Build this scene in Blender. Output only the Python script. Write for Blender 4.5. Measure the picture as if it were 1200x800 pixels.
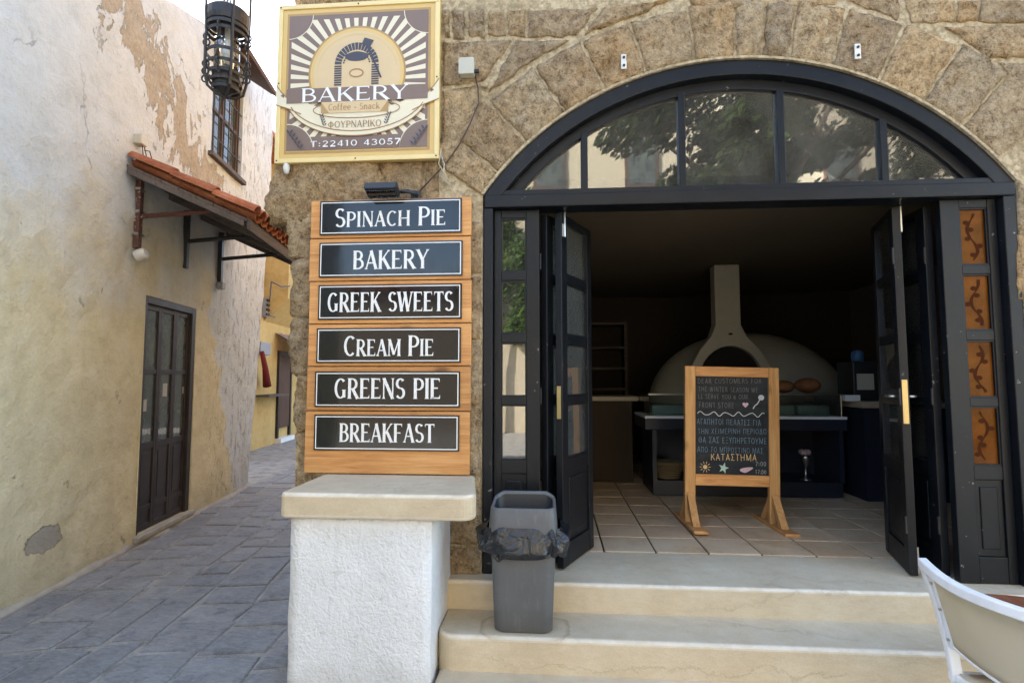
import bpy, bmesh, math, random
from mathutils import Vector, Matrix, noise as mnoise
random.seed(7)
PI = math.pi
R = math.radians
sc = bpy.context.scene
for o in list(bpy.data.objects): bpy.data.objects.remove(o)
C = sc.collection

# ---------------------------------------------------------------- camera, sky, sun, exposure
CAM = Vector((0, -3.3, 1.6)); YAW = R(4.4); PITCH = R(4.0); FPX = 640.0
cd = bpy.data.cameras.new('camera'); cam = bpy.data.objects.new('camera', cd); C.objects.link(cam)
cam.location = CAM; cam.rotation_euler = (PI/2 + PITCH, 0, YAW)
cd.sensor_width = 36; cd.lens = FPX/1200*36; cd.clip_start = .05; cd.clip_end = 2000
sc.camera = cam
SUN_EL = 36; SUN_DIR = Vector((-.88, .47, 0)).normalized()
w = bpy.data.worlds.new('World'); sc.world = w; w.use_nodes = True
wn = w.node_tree
sky = wn.nodes.new('ShaderNodeTexSky'); sky.sky_type = 'NISHITA'; sky.sun_disc = False
sky.sun_elevation = R(SUN_EL); sky.sun_rotation = math.atan2(SUN_DIR.x, SUN_DIR.y)
sky.air_density = 1.0; sky.dust_density = 1.5; sky.ozone_density = .6
bg = wn.nodes['Background']; bg.inputs[1].default_value = .15
wn.links.new(sky.outputs[0], bg.inputs[0])
sd = bpy.data.lights.new('sun', 'SUN'); sd.energy = 4.6; sd.angle = R(.5); sd.color = (1, .95, .87)
so = bpy.data.objects.new('sun', sd); C.objects.link(so)
sv = Vector((SUN_DIR.x*math.cos(R(SUN_EL)), SUN_DIR.y*math.cos(R(SUN_EL)), math.sin(R(SUN_EL))))
so.rotation_euler = sv.to_track_quat('Z', 'Y').to_euler(); so.location = sv*60
sc.view_settings.view_transform = 'Standard'; sc.view_settings.look = 'None'
sc.view_settings.gamma = 1; sc.view_settings.use_curve_mapping = False
sc.view_settings.exposure = 2.68

_r = Vector((math.cos(YAW), math.sin(YAW), 0))
_f = Vector((-math.sin(YAW)*math.cos(PITCH), math.cos(YAW)*math.cos(PITCH), math.sin(PITCH)))
_u = _r.cross(_f)
def ray(px, py): return _f + _r*((px-600)/FPX) - _u*((py-400)/FPX)
def atY(px, py, y=0.0):
    d = ray(px, py); return CAM + d*((y-CAM.y)/d.y)
def atZ(px, py, z=0.0):
    d = ray(px, py); return CAM + d*((z-CAM.z)/d.z)

# ---------------------------------------------------------------- node helpers
class G:
    def __init__(s, name):
        s.m = bpy.data.materials.new(name); s.m.use_nodes = True; s.t = s.m.node_tree
        s.b = s.t.nodes['Principled BSDF']; s.out = s.t.nodes['Material Output']
    def n(s, typ, ins=None, **at):
        x = s.t.nodes.new('ShaderNode'+typ)
        for k, v in at.items(): setattr(x, k, v)
        for k, v in (ins or {}).items(): s.set(x.inputs[k], v)
        return x
    def set(s, i, v):
        if isinstance(v, bpy.types.NodeSocket): s.t.links.new(v, i)
        else:
            if isinstance(v, (tuple, list)) and len(v) == 3 and i.type == 'RGBA': v = (*v, 1)
            i.default_value = v
    def obj(s): return s.n('TexCoord').outputs['Object']
    def pos(s): return s.n('NewGeometry').outputs['Position']
    def rnd(s): return s.n('ObjectInfo').outputs['Random']
    def noise(s, v, sc_, det=5, ro=.55, dist=0, col=False):
        x = s.n('TexNoise', {'Vector': v, 'Scale': sc_, 'Detail': det, 'Roughness': ro, 'Distortion': dist})
        return x.outputs['Color' if col else 'Fac']
    def vor(s, v, sc_, feat='F1', out='Distance', rn=1.0):
        x = s.n('TexVoronoi', {'Vector': v, 'Scale': sc_, 'Randomness': rn}, feature=feat); return x.outputs[out]
    def ramp(s, f, stops, interp='LINEAR'):
        x = s.n('ValToRGB', {'Fac': f}); cr = x.color_ramp; cr.interpolation = interp
        while len(cr.elements) < len(stops): cr.elements.new(.5)
        for e, (p, c) in zip(cr.elements, stops):
            e.position = p; e.color = (*c, 1) if isinstance(c, (tuple, list)) else (c, c, c, 1)
        return x.outputs[0]
    def mix(s, f, a, b, bt='MIX'):
        x = s.n('Mix', data_type='RGBA', blend_type=bt); s.set(x.inputs[0], f); s.set(x.inputs[6], a); s.set(x.inputs[7], b)
        return x.outputs[2]
    def math(s, op, a, b=0.0, c=None, clamp=False):
        x = s.n('Math', operation=op, use_clamp=clamp); s.set(x.inputs[0], a); s.set(x.inputs[1], b)
        if c is not None: s.set(x.inputs[2], c)
        return x.outputs[0]
    def map(s, v, loc=(0,0,0), rot=(0,0,0), scl=(1,1,1)):
        return s.n('Mapping', {'Vector': v, 'Location': loc, 'Rotation': rot, 'Scale': scl}).outputs[0]
    def addv(s, v, w_):
        x = s.n('VectorMath', operation='ADD'); s.set(x.inputs[0], v); s.set(x.inputs[1], w_); return x.outputs[0]
    def comb(s, x, y, z):
        return s.n('CombineXYZ', {0: x, 1: y, 2: z}).outputs[0]
    def sep(s, v): return s.n('SeparateXYZ', {0: v}).outputs
    def bump(s, h, st=.5, d=.01, nrm=None):
        x = s.n('Bump', {'Height': h, 'Strength': st, 'Distance': d})
        if nrm is not None: s.set(x.inputs['Normal'], nrm)
        return x.outputs[0]
    def fin(s, col=None, rough=None, nrm=None, metal=None, spec=None):
        b = s.b.inputs
        if col is not None: s.set(b['Base Color'], col)
        if rough is not None: s.set(b['Roughness'], rough)
        if nrm is not None: s.set(b['Normal'], nrm)
        if metal is not None: s.set(b['Metallic'], metal)
        if spec is not None: s.set(b['Specular IOR Level'], spec)
        return s.m
def hue(g, col, amt=.25):
    """per-object brightness variation"""
    v = g.math('MULTIPLY_ADD', g.rnd(), amt*2, 1-amt)
    return g.mix(1.0, col, g.comb(v, v, v), 'MULTIPLY')

M = {}
def plain(name, col, rough=.6, metal=0, nz=.25, bs=0, bscale=40, spec=.5):
    g = G(name); p = g.pos()
    f = g.noise(p, 9, 6); f2 = g.noise(p, 70, 3)
    c = g.mix(f, tuple(x*(1-nz) for x in col), tuple(min(1, x*(1+nz)) for x in col))
    c = g.mix(g.math('MULTIPLY', f2, nz*.6), c, tuple(x*.55 for x in col))
    nrm = g.bump(g.noise(p, bscale, 4), bs, .004) if bs else None
    M[name] = g.fin(c, g.math('MULTIPLY_ADD', f, .2, rough-.1), nrm, metal, spec); return M[name]

def m_stone():
    g = G('sandstone'); p = g.pos()
    off = g.math('MULTIPLY', g.rnd(), 37.0); q = g.addv(p, g.comb(off, off, off))
    big = g.noise(q, 2.6, 6, .6); mid = g.noise(q, 20, 9, .74); fine = g.noise(q, 75, 6, .75); gr = g.noise(q, 190, 3, .7)
    c = g.ramp(g.math('ADD', g.math('MULTIPLY', mid, .55), g.math('ADD', g.math('MULTIPLY', fine, .30), g.math('MULTIPLY', gr, .15))),
               [(.37, (.12,.088,.058)), (.445, (.33,.25,.165)), (.50, (.50,.395,.27)), (.555, (.61,.495,.35)), (.64, (.78,.68,.52))])
    c = g.mix(g.ramp(big, [(.40, 0), (.68, .5)]), c, g.mix(1.0, c, (.80,.82,.84), 'MULTIPLY'))
    v = g.rnd(); c = g.mix(v, c, g.mix(1.0, c, (.74,.74,.77), 'MULTIPLY')); v2 = g.n('TexWhiteNoise', {'W': g.math('MULTIPLY', v, 91.7)}, noise_dimensions='1D').outputs['Value']; c = g.mix(g.math('MULTIPLY', v2, .6), c, g.mix(1.0, c, (1.12,.96,.76), 'MULTIPLY'))
    stain = g.ramp(g.noise(p, 1.5, 7, .68), [(.50, 0), (.66, 1)])
    c = g.mix(g.math('MULTIPLY', stain, .40), c, g.mix(1.0, c, (.55,.53,.51), 'MULTIPLY'))
    warm = g.ramp(g.noise(g.addv(p, (5,9,2)), 2.4, 7, .66), [(.50, 0), (.64, 1)])
    c = g.mix(g.math('MULTIPLY', warm, .45), c, g.mix(1.0, c, (1.12,.92,.66), 'MULTIPLY'))
    pits = g.ramp(g.vor(q, 48, 'F1'), [(.05, 0), (.34, 1)]); pm = g.ramp(g.noise(q, 6, 5), [(.42, 0), (.56, 1)])
    c = g.mix(g.math('MULTIPLY', g.math('SUBTRACT', 1.0, pits), g.math('MULTIPLY', pm, .7)), c, (.09,.065,.04))
    c = g.mix(1.0, c, (1.22,1.15,1.01), 'MULTIPLY')
    h = g.math('ADD', g.math('MULTIPLY', mid, 1.5), g.math('ADD', g.math('MULTIPLY', fine, .8), g.math('MULTIPLY', g.math('MULTIPLY', pits, pm), .4)))
    M['stone'] = g.fin(c, .94, g.bump(h, 1.0, .030), spec=.15)
def m_mortar():
    g = G('lime_mortar'); p = g.pos()
    a = g.noise(p, 7, 7, .65); f = g.noise(p, 60, 5, .7)
    c = g.ramp(a, [(.3, (.50,.39,.23)), (.5, (.64,.51,.32)), (.7, (.73,.60,.40))])
    st = g.ramp(g.noise(p, 1.5, 7, .68), [(.50, 0), (.66, 1)]); c = g.mix(g.math('MULTIPLY', st, .45), c, g.mix(1.0, c, (.55,.53,.5), 'MULTIPLY'))
    k_ = g.noise(p, 28, 7, .72); c = g.mix(g.ramp(k_, [(.42, .7), (.58, 0)]), c, g.mix(1.0, c, (.5,.47,.44), 'MULTIPLY'))
    M['mortar'] = g.fin(c, .95, g.bump(g.math('ADD', k_, g.math('MULTIPLY', f, .6)), 1.0, .022), spec=.15)
def m_plaster():
    """left house: pale upper limewash over ochre, flaking to tan render in patches"""
    g = G('flaking_limewash'); p = g.obj(); x, y, z = g.sep(p)
    n1 = g.noise(p, 1.1, 6, .62); n2 = g.noise(p, 4.5, 8, .66); n3 = g.noise(p, 22, 6, .7); n4 = g.noise(p, 110, 4, .6)
    # tones: low ochre, high white-blue limewash
    ochre = g.ramp(n2, [(.25, (.53,.46,.285)), (.5, (.65,.58,.375)), (.75, (.71,.65,.47))])
    pale = g.ramp(n2, [(.25, (.46,.50,.51)), (.5, (.565,.605,.615)), (.8, (.62,.655,.66))])
    hgt = g.math('ADD', g.math('MULTIPLY', g.math('ADD', z, g.math('MULTIPLY', x, -.08)), .30), g.math('MULTIPLY', g.math('SUBTRACT', n1, .5), 1.0))
    fz = g.ramp(hgt, [(.66, 0), (1.06, 1)])
    # beyond the canopy the pale coat comes further down
    fx = g.ramp(g.math('ADD', g.math('MULTIPLY', x, .25), g.math('ADD', g.math('MULTIPLY', z, .09), g.math('MULTIPLY', g.math('SUBTRACT', n1, .5), .35))), [(.98, 0), (1.12, 1)])
    c = g.mix(g.math('MAXIMUM', fz, fx), ochre, pale)
    # grey weathering
    c = g.mix(g.math('MULTIPLY', g.ramp(g.noise(g.addv(p, (3,1,7)), .8, 7, .68), [(.48, 0), (.72, 1)]), .22), c, (.44,.42,.33))
    # peeling band: a diagonal swath high on the wall
    d1 = g.math('ABSOLUTE', g.math('SUBTRACT', g.math('SUBTRACT', z, 4.80), g.math('MULTIPLY', g.math('SUBTRACT', x, 1.5), -.62)))
    pn = g.noise(g.map(p, scl=(2.4, 1, 1.5)), 1.7, 9, .7, .4)
    band = g.math('SUBTRACT', pn, g.math('MULTIPLY', d1, .28))
    band = g.math('SUBTRACT', band, g.math('MULTIPLY', g.ramp(z, [(.34*10/10, 1), (.36*10/10, 0)]), 0))
    lowcut = g.ramp(g.math('MULTIPLY', z, .1), [(.33, 0), (.40, 1)])
    peel = g.math('MULTIPLY', g.ramp(band, [(.395, 0), (.405, 1)]), lowcut)
    # far end of the wall flakes all over in small scales
    sc2 = g.noise(g.map(p, scl=(3.2, 1, 1)), 4.2, 9, .72, .5)
    farm = g.ramp(g.math('MULTIPLY', x, .1), [(.30, 0), (.36, 1)])
    peel2 = g.math('MULTIPLY', g.ramp(sc2, [(.575, 0), (.585, 1)]), farm)
    # scattered small flakes
    sc3 = g.noise(g.addv(g.map(p, scl=(1.5,1,1)), (9,4,1)), 2.6, 10, .7, .3)
    peel3 = g.ramp(sc3, [(.655, 0), (.665, 1)])
    # a fallen patch of render near the ground
    e = g.n('VectorMath', operation='LENGTH'); g.set(e.inputs[0], g.map(g.addv(p, (-.37, 0, -.40)), rot=(0, -.7, 0), scl=(1, 0, 2.1)))
    hole = g.ramp(g.math('ADD', e.outputs['Value'], g.math('MULTIPLY', g.math('SUBTRACT', n2, .5), .5)), [(.17, 1), (.185, 0)])
    pl = g.math('MAXIMUM', g.math('MAXIMUM', peel, g.math('MULTIPLY', peel2, .6)), g.math('MAXIMUM', g.math('MULTIPLY', peel3, .6), hole))
    rend = g.ramp(g.math('ADD', g.math('MULTIPLY', n3, .7), g.math('MULTIPLY', n2, .4)), [(.35, (.25,.22,.165)), (.55, (.38,.335,.26)), (.75, (.47,.43,.35))])
    rend = g.mix(g.math('MULTIPLY', hole, .7), rend, (.36,.34,.29))
    c = g.mix(pl, c, rend)
    # soot and damp at the foot: dirt with its own ragged outline
    foot = g.math('ADD', z, g.math('MULTIPLY', g.math('SUBTRACT', n1, .5), 1.6))
    c = g.mix(g.math('MULTIPLY', g.ramp(foot, [(.0, 1), (.55, 0)]), .45), c, (.24,.21,.15))
    c = g.mix(g.math('MULTIPLY', g.ramp(n3, [(.55, 0), (.75, 1)]), .28), c, (.36,.29,.17))
    c = g.mix(g.math('MULTIPLY', g.ramp(g.noise(g.map(p, scl=(6,1,.5)), 2.0, 7, .65), [(.56, 0), (.74, 1)]), .18), c, (.42,.34,.2))
    h = g.math('ADD', g.math('MULTIPLY', pl, -1.0), g.math('ADD', g.math('MULTIPLY', n3, .5), g.math('ADD', g.math('MULTIPLY', n2, 1.2), g.math('MULTIPLY', n4, .15))))
    cr = g.ramp(g.vor(g.addv(p, g.n('VectorMath', {0: g.noise(p, 2.2, 8, .72, col=True), 1: (.7,.7,.7)}, operation='MULTIPLY').outputs[0]), .9, 'DISTANCE_TO_EDGE'), [(.0, 1), (.008, 0)])
    cr = g.math('MULTIPLY', cr, g.ramp(g.noise(g.addv(p, (2,6,4)), .9, 3), [(.54, 0), (.62, 1)])); c = g.mix(g.math('MULTIPLY', cr, .22), c, (.25,.2,.13)); h = g.math('SUBTRACT', h, g.math('MULTIPLY', cr, .4))
    M['plaster'] = g.fin(c, .93, g.bump(h, .9, .022), spec=.15)
def m_roughcast():
    g = G('white_roughcast'); p = g.pos()
    v = g.vor(g.addv(p, g.n('VectorMath', {0: g.noise(p, 30, 3, col=True), 1: (.05,.05,.05)}, operation='MULTIPLY').outputs[0]), 62, 'SMOOTH_F1'); f = g.noise(p, 120, 4); b = g.noise(p, 3, 5)
    c = g.ramp(b, [(.3, (.72,.71,.69)), (.7, (.82,.815,.80))])
    c = g.mix(g.math('MULTIPLY', g.ramp(g.noise(p, 26, 5, .7), [(.54, 0), (.70, 1)]), .35), c, (.46,.43,.38))
    zz = g.sep(p)[2]; c = g.mix(g.math('MULTIPLY', g.ramp(g.math('ADD', zz, g.math('MULTIPLY', g.math('SUBTRACT', g.noise(p, 7, 7, .7), .5), .5)), [(.02, 1), (.22, 0)]), .35), c, (.36,.32,.26)); c = g.mix(g.math('MULTIPLY', g.ramp(g.noise(g.map(p, scl=(5,5,.6)), 3, 6, .65), [(.56, 0), (.72, 1)]), .22), c, (.50,.46,.39))
    M['roughcast'] = g.fin(c, .95, g.bump(g.math('ADD', v, g.math('MULTIPLY', f, .4)), .6, .008), spec=.15)
def m_limestone():
    g = G('worn_limestone'); p = g.pos()
    a = g.noise(p, 2.2, 6, .6); f = g.noise(p, 130, 4, .7); m = g.noise(g.map(p, scl=(1,1,2.2)), 11, 6, .65)
    c = g.ramp(g.math('ADD', g.math('MULTIPLY', a, .6), g.math('MULTIPLY', m, .4)), [(.3, (.50,.395,.255)), (.5, (.61,.50,.34)), (.72, (.69,.59,.43))])
    c = g.mix(g.math('MULTIPLY', g.ramp(f, [(.5, 0), (.72, 1)]), .30), c, (.33,.265,.19))
    c = g.mix(g.math('MULTIPLY', g.ramp(g.noise(g.addv(p, (4,4,4)), 5, 7, .7), [(.55, 0), (.74, 1)]), .22), c, (.36,.29,.20))
    nn = g.sep(g.n('NewGeometry').outputs['True Normal']); e = g.ramp(g.math('MULTIPLY', g.math('ABSOLUTE', nn[1]), g.math('ABSOLUTE', nn[2])), [(.10, 0), (.3, 1)])
    e = g.math('MULTIPLY', e, g.ramp(m, [(.30, .35), (.6, 1)]))
    c = g.mix(g.math('MULTIPLY', e, .75), c, (.80,.74,.62))
    px_, py_, pz_ = g.sep(p)
    rx = g.math('DIVIDE', g.math('ADD', px_, .16), .235); ry = g.math('DIVIDE', g.math('ADD', py_, .30), .13)
    rr = g.math('SQRT', g.math('ADD', g.math('POWER', g.math('ABSOLUTE', rx), 4.0), g.math('POWER', g.math('ABSOLUTE', ry), 4.0)))
    rust = g.math('MULTIPLY', g.ramp(g.math('MULTIPLY', g.math('ADD', rr, g.math('MULTIPLY', g.math('SUBTRACT', m, .5), .5)), .5), [(.40, 0), (.49, 1), (.53, 0)]), g.ramp(g.math('ABSOLUTE', g.math('SUBTRACT', pz_, .29)), [(.0, 1), (.03, 0)]))
    c = g.mix(g.math('MULTIPLY', rust, .45), c, (.30,.19,.09))
    wv = g.addv(p, g.n('VectorMath', {0: g.noise(p, 3.5, 7, .7, col=True), 1: (.25,.25,.25)}, operation='MULTIPLY').outputs[0])
    wv = g.map(wv, scl=(.22, 1, 1.6))
    crack = g.ramp(g.vor(wv, 1.1, 'DISTANCE_TO_EDGE'), [(.0, 1), (.009, 0)])
    crack = g.math('MULTIPLY', crack, g.ramp(g.noise(p, 1.2, 2), [(.50, 0), (.56, 1)]))
    c = g.mix(g.math('MULTIPLY', crack, .22), c, (.22,.17,.11))
    M['limestone'] = g.fin(c, g.math('MULTIPLY_ADD', a, .2, .62), g.bump(g.math('SUBTRACT', g.math('ADD', g.math('MULTIPLY', m, .8), g.math('MULTIPLY', f, .3)), g.math('MULTIPLY', crack, .4)), .5, .008), spec=.12)
def m_slate():
    g = G('slate_paving'); p = g.pos()
    off = g.math('MULTIPLY', g.rnd(), 51.0); q = g.addv(p, g.comb(off, off, off))
    a = g.noise(q, 3, 7, .65); m = g.noise(g.map(q, rot=(0,0,.5), scl=(1,2.5,1)), 18, 8, .74); f = g.noise(q, 120, 4)
    c = g.ramp(g.math('ADD', g.math('MULTIPLY', a, .4), g.math('MULTIPLY', m, .6)), [(.32, (.125,.128,.13)), (.46, (.23,.232,.232)), (.56, (.30,.30,.295)), (.70, (.41,.405,.385))])
    v = g.rnd(); c = g.mix(g.ramp(v, [(.0, 0), (1, .45)]), c, g.mix(1.0, c, (.60,.62,.68), 'MULTIPLY'))
    c = g.mix(g.math('MULTIPLY', g.ramp(g.noise(p, 1.6, 6, .7), [(.52, 0), (.7, 1)]), .45), c, (.23,.205,.165))
    c = g.mix(g.math('MULTIPLY', g.ramp(g.noise(p, 45, 6, .75), [(.55, 0), (.68, 1)]), .5), c, (.36,.36,.35)); c = g.mix(g.math('MULTIPLY', g.ramp(g.noise(p, 6, 8, .75), [(.52, 0), (.66, 1)]), .5), c, (.06,.065,.075))
    M['slate'] = g.fin(c, g.math('MULTIPLY_ADD', m, .3, .42), g.bump(g.math('ADD', m, g.math('MULTIPLY', f, .25)), .8, .014), spec=.3)
def m_joint():
    g = G('paving_joint'); p = g.pos()
    a = g.noise(p, 5, 7, .65); f = g.noise(p, 80, 4)
    c = g.ramp(g.math('ADD', g.math('MULTIPLY', a, .7), g.math('MULTIPLY', f, .3)), [(.35, (.16,.153,.138)), (.5, (.30,.285,.255)), (.68, (.42,.395,.345))])
    M['joint'] = g.fin(c, .95, g.bump(f, .5, .006), spec=.15)
def m_wood(name, dark, mid, light, axis=0, rough=.5, knots=True):
    g = G(name); p = g.obj()
    off = g.math('MULTIPLY', g.rnd(), 23.0); q = g.addv(p, g.comb(off, off, off))
    s = [26, 26, 26]; s[axis] = 1.4
    gr = g.noise(g.map(q, scl=tuple(s)), 1.6, 6, .6, .8); fn = g.noise(g.map(q, scl=tuple(v*4 for v in s)), 2.2, 3)
    lum = g.noise(q, 2.2, 3)
    c = g.ramp(g.math('ADD', g.math('MULTIPLY', gr, .62), g.math('ADD', g.math('MULTIPLY', fn, .16), g.math('MULTIPLY', lum, .22))), [(.32, dark), (.5, mid), (.66, light)])
    if knots:
        ks = [5.0, 5.0, 5.0]; ks[axis] = 2.6
        k = g.vor(g.map(q, scl=tuple(ks)), 1.0, 'F1')
        c = g.mix(g.math('MULTIPLY', g.ramp(k, [(.06, 1), (.17, 0)]), .75), c, tuple(x*.4 for x in dark))
    c = hue(g, c, .12)
    M[name] = g.fin(c, g.math('MULTIPLY_ADD', gr, .15, rough), g.bump(gr, .25, .003), spec=.35)
def m_paint(name, col, rough=.38, chip=(.30,.28,.25), amt=.68, spec=.5, dusty=.10):
    g = G(name); p = g.pos()
    a = g.noise(p, 5, 6, .6); m = g.noise(g.map(p, scl=(1,1,.25)), 38, 5, .65); s = g.noise(p, 30, 5, .6)
    c = g.mix(a, tuple(x*.75 for x in col), tuple(x*1.4 for x in col))
    dust = g.ramp(g.noise(p, 2.0, 7, .7), [(.50, 0), (.75, 1)])
    c = g.mix(g.math('MULTIPLY', dust, dusty), c, (.20,.19,.17))
    ch = g.math('MULTIPLY', g.ramp(s, [(amt, 0), (amt+.012, 1)]), g.ramp(g.noise(p, 2.1, 2), [(.46, 0), (.56, 1)]))
    c = g.mix(g.math('MULTIPLY', ch, .7), c, chip)
    M[name] = g.fin(c, g.math('MULTIPLY_ADD', a, .25, rough-.1), g.bump(m, .16, .003), spec=spec)
def m_glass(name, dust=.12, tint=(.9,.93,.92), ior=1.9, rough=.015, dustcol=(.5,.48,.44)):
    g = G(name); p = g.pos()
    tr = g.n('BsdfTransparent', {'Color': tint}); gl = g.n('BsdfGlossy', {'Color': (1,1,1), 'Roughness': rough})
    wob = g.bump(g.noise(p, 3.5, 2), .02, .02); g.set(gl.inputs['Normal'], wob)
    fr = g.n('Fresnel', {'IOR': ior})
    a = g.n('MixShader'); g.set(a.inputs[0], fr.outputs[0]); g.set(a.inputs[1], tr.outputs[0]); g.set(a.inputs[2], gl.outputs[0])
    df = g.n('BsdfDiffuse', {'Color': dustcol})
    dn = g.math('MULTIPLY', g.ramp(g.noise(g.map(p, scl=(1,1,.6)), 3.5, 8, .7), [(.3, .25), (.75, 1)]), dust)
    b = g.n('MixShader'); g.set(b.inputs[0], dn); g.set(b.inputs[1], a.outputs[0]); g.set(b.inputs[2], df.outputs[0])
    g.t.links.new(b.outputs[0], g.out.inputs[0]); M[name] = g.m
def m_tile():
    g = G('floor_tile'); p = g.pos()
    off = g.math('MULTIPLY', g.rnd(), 31.0); q = g.addv(p, g.comb(off, off, 0))
    a = g.noise(q, 4, 7, .65); f = g.noise(q, 34, 5, .6)
    c = g.ramp(g.math('ADD', g.math('MULTIPLY', a, .7), g.math('MULTIPLY', f, .3)), [(.3, (.44,.30,.17)), (.5, (.65,.48,.305)), (.7, (.73,.58,.41))])
    c = g.mix(g.ramp(g.rnd(), [(.6, 0), (1, .35)]), c, (.52,.34,.20))
    M['tile'] = g.fin(c, g.math('MULTIPLY_ADD', a, .25, .30), g.bump(f, .2, .003), spec=.4)
def m_terracotta():
    g = G('terracotta'); p = g.pos()
    a = g.noise(p, 7, 7, .65); f = g.noise(p, 60, 4)
    c = g.ramp(g.math('ADD', g.math('MULTIPLY', a, .7), g.math('MULTIPLY', f, .3)), [(.3, (.15,.055,.03)), (.5, (.32,.115,.055)), (.72, (.44,.21,.12))])
    c = hue(g, c, .2)
    M['terracotta'] = g.fin(c, .85, g.bump(f, .4, .004), spec=.2)
def m_yellow():
    g = G('ochre_render'); p = g.pos()
    a = g.noise(p, .9, 7, .65); b = g.noise(p, 9, 6, .65)
    c = g.ramp(g.math('ADD', g.math('MULTIPLY', a, .65), g.math('MULTIPLY', b, .35)), [(.3, (.36,.235,.085)), (.5, (.52,.36,.14)), (.7, (.60,.45,.21))])
    M['yellow'] = g.fin(c, .92, g.bump(b, .4, .01), spec=.15)
def m_leaf(name, col):
    g = G(name); v = g.rnd(); p = g.pos()
    n_ = g.noise(p, 2.5, 4); c = g.mix(n_, tuple(x*.6 for x in col), tuple(x*1.5 for x in col))
    d = g.n('BsdfDiffuse', {'Color': c}); t = g.n('BsdfTranslucent', {'Color': c})
    a = g.n('MixShader', {0: .35}); g.set(a.inputs[1], d.outputs[0]); g.set(a.inputs[2], t.outputs[0])
    g.t.links.new(a.outputs[0], g.out.inputs[0]); M[name] = g.m
def m_fabric(name, col, scale=420):
    g = G(name); p = g.obj()
    a = g.noise(p, 3, 5); wv = g.noise(g.map(p, scl=(1,1,3)), scale, 2)
    c = g.mix(a, tuple(x*.85 for x in col), tuple(min(1, x*1.1) for x in col)); c = g.mix(g.math('MULTIPLY', wv, .25), c, tuple(x*.5 for x in col))
    tr = g.n('BsdfTranslucent', {'Color': c}); g.fin(c, .8, g.bump(wv, .3, .002), spec=.2)
    a_ = g.n('MixShader', {0: .25}); g.set(a_.inputs[1], g.b.outputs[0]); g.set(a_.inputs[2], tr.outputs[0])
    g.t.links.new(a_.outputs[0], g.out.inputs[0]); M[name] = g.m
def m_chalkboard():
    g = G('chalkboard'); p = g.obj()
    sm = g.ramp(g.noise(g.map(p, scl=(1,1,1.6)), 7, 7, .7, .6), [(.35, 0), (.8, 1)])
    c = g.mix(g.math('MULTIPLY', sm, .22), (.014,.016,.018), (.16,.17,.18))
    M['chalkboard'] = g.fin(c, .7, spec=.25)
def m_bag():
    g = G('bin_liner_plastic'); p = g.pos()
    h = g.noise(p, 9, 5, .55, 1.2); M['bag'] = g.fin((.014,.015,.017), .22, g.bump(h, .8, .03), spec=.6)

def m_bin():
    g = G('bin_plastic'); p = g.pos()
    a = g.noise(p, 6, 6, .65); st_ = g.noise(g.map(p, scl=(9, 9, .9)), 6, 6, .7); f = g.noise(p, 150, 3)
    c = g.mix(a, (.085,.086,.086), (.14,.14,.137))
    c = g.mix(g.math('MULTIPLY', g.ramp(st_, [(.55, 0), (.72, 1)]), .30), c, (.26,.255,.24))
    c = g.mix(g.math('MULTIPLY', g.ramp(g.noise(p, 14, 8, .75), [(.58, 0), (.70, 1)]), .35), c, (.20,.18,.145))
    M['bin_plastic'] = g.fin(c, g.math('MULTIPLY_ADD', a, .25, .40), g.bump(g.math('ADD', f, st_), .15, .003), spec=.4)
m_bin()
m_stone(); m_mortar(); m_plaster(); m_roughcast(); m_limestone(); m_slate(); m_joint(); m_tile(); m_terracotta(); m_yellow(); m_chalkboard(); m_bag()
m_wood('pine', (.38,.145,.042), (.60,.285,.095), (.71,.40,.16), 0)
m_wood('pine_v', (.36,.155,.045), (.56,.29,.10), (.66,.39,.16), 2)
m_wood('old_wood', (.045,.022,.014), (.085,.042,.026), (.13,.07,.045), 2, .6, False)
m_wood('weathered_board', (.05,.04,.034), (.10,.08,.068), (.15,.125,.105), 0, .75, False)
m_wood('table_wood', (.10,.03,.015), (.19,.065,.03), (.26,.10,.05), 1, .45, False)
m_paint('black_paint', (.0055,.0065,.0085), spec=.28, dusty=.035)
m_paint('brown_paint', (.020,.012,.010), .5, (.16,.11,.08), .70)
m_paint('white_metal', (.76,.77,.77), .4, (.5,.46,.4), .74)
m_paint('rust_metal', (.085,.032,.022), .6, (.5,.42,.3), .60)
m_paint('iron', (.018,.017,.017), .5, (.1,.06,.04), .62)
m_glass('dusty_glass', .10); m_glass('leaf_glass_sheen', .07); m_glass('clear_glass', .03); m_glass('panel_glass', .06, ior=2.3, tint=(.35,.36,.35)); m_glass('old_pane', .55, tint=(.30,.33,.32), ior=1.45, dustcol=(.26,.29,.26))  # door leaf panes: the dust veil stands in for a light grey reflection
m_leaf('leaf', (.032,.045,.016)); m_leaf('ivy', (.09,.15,.035))
m_fabric('sling', (.80,.71,.53)); m_fabric('striped_red', (.24,.04,.04)); m_fabric('white_cloth', (.7,.66,.6))
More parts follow.
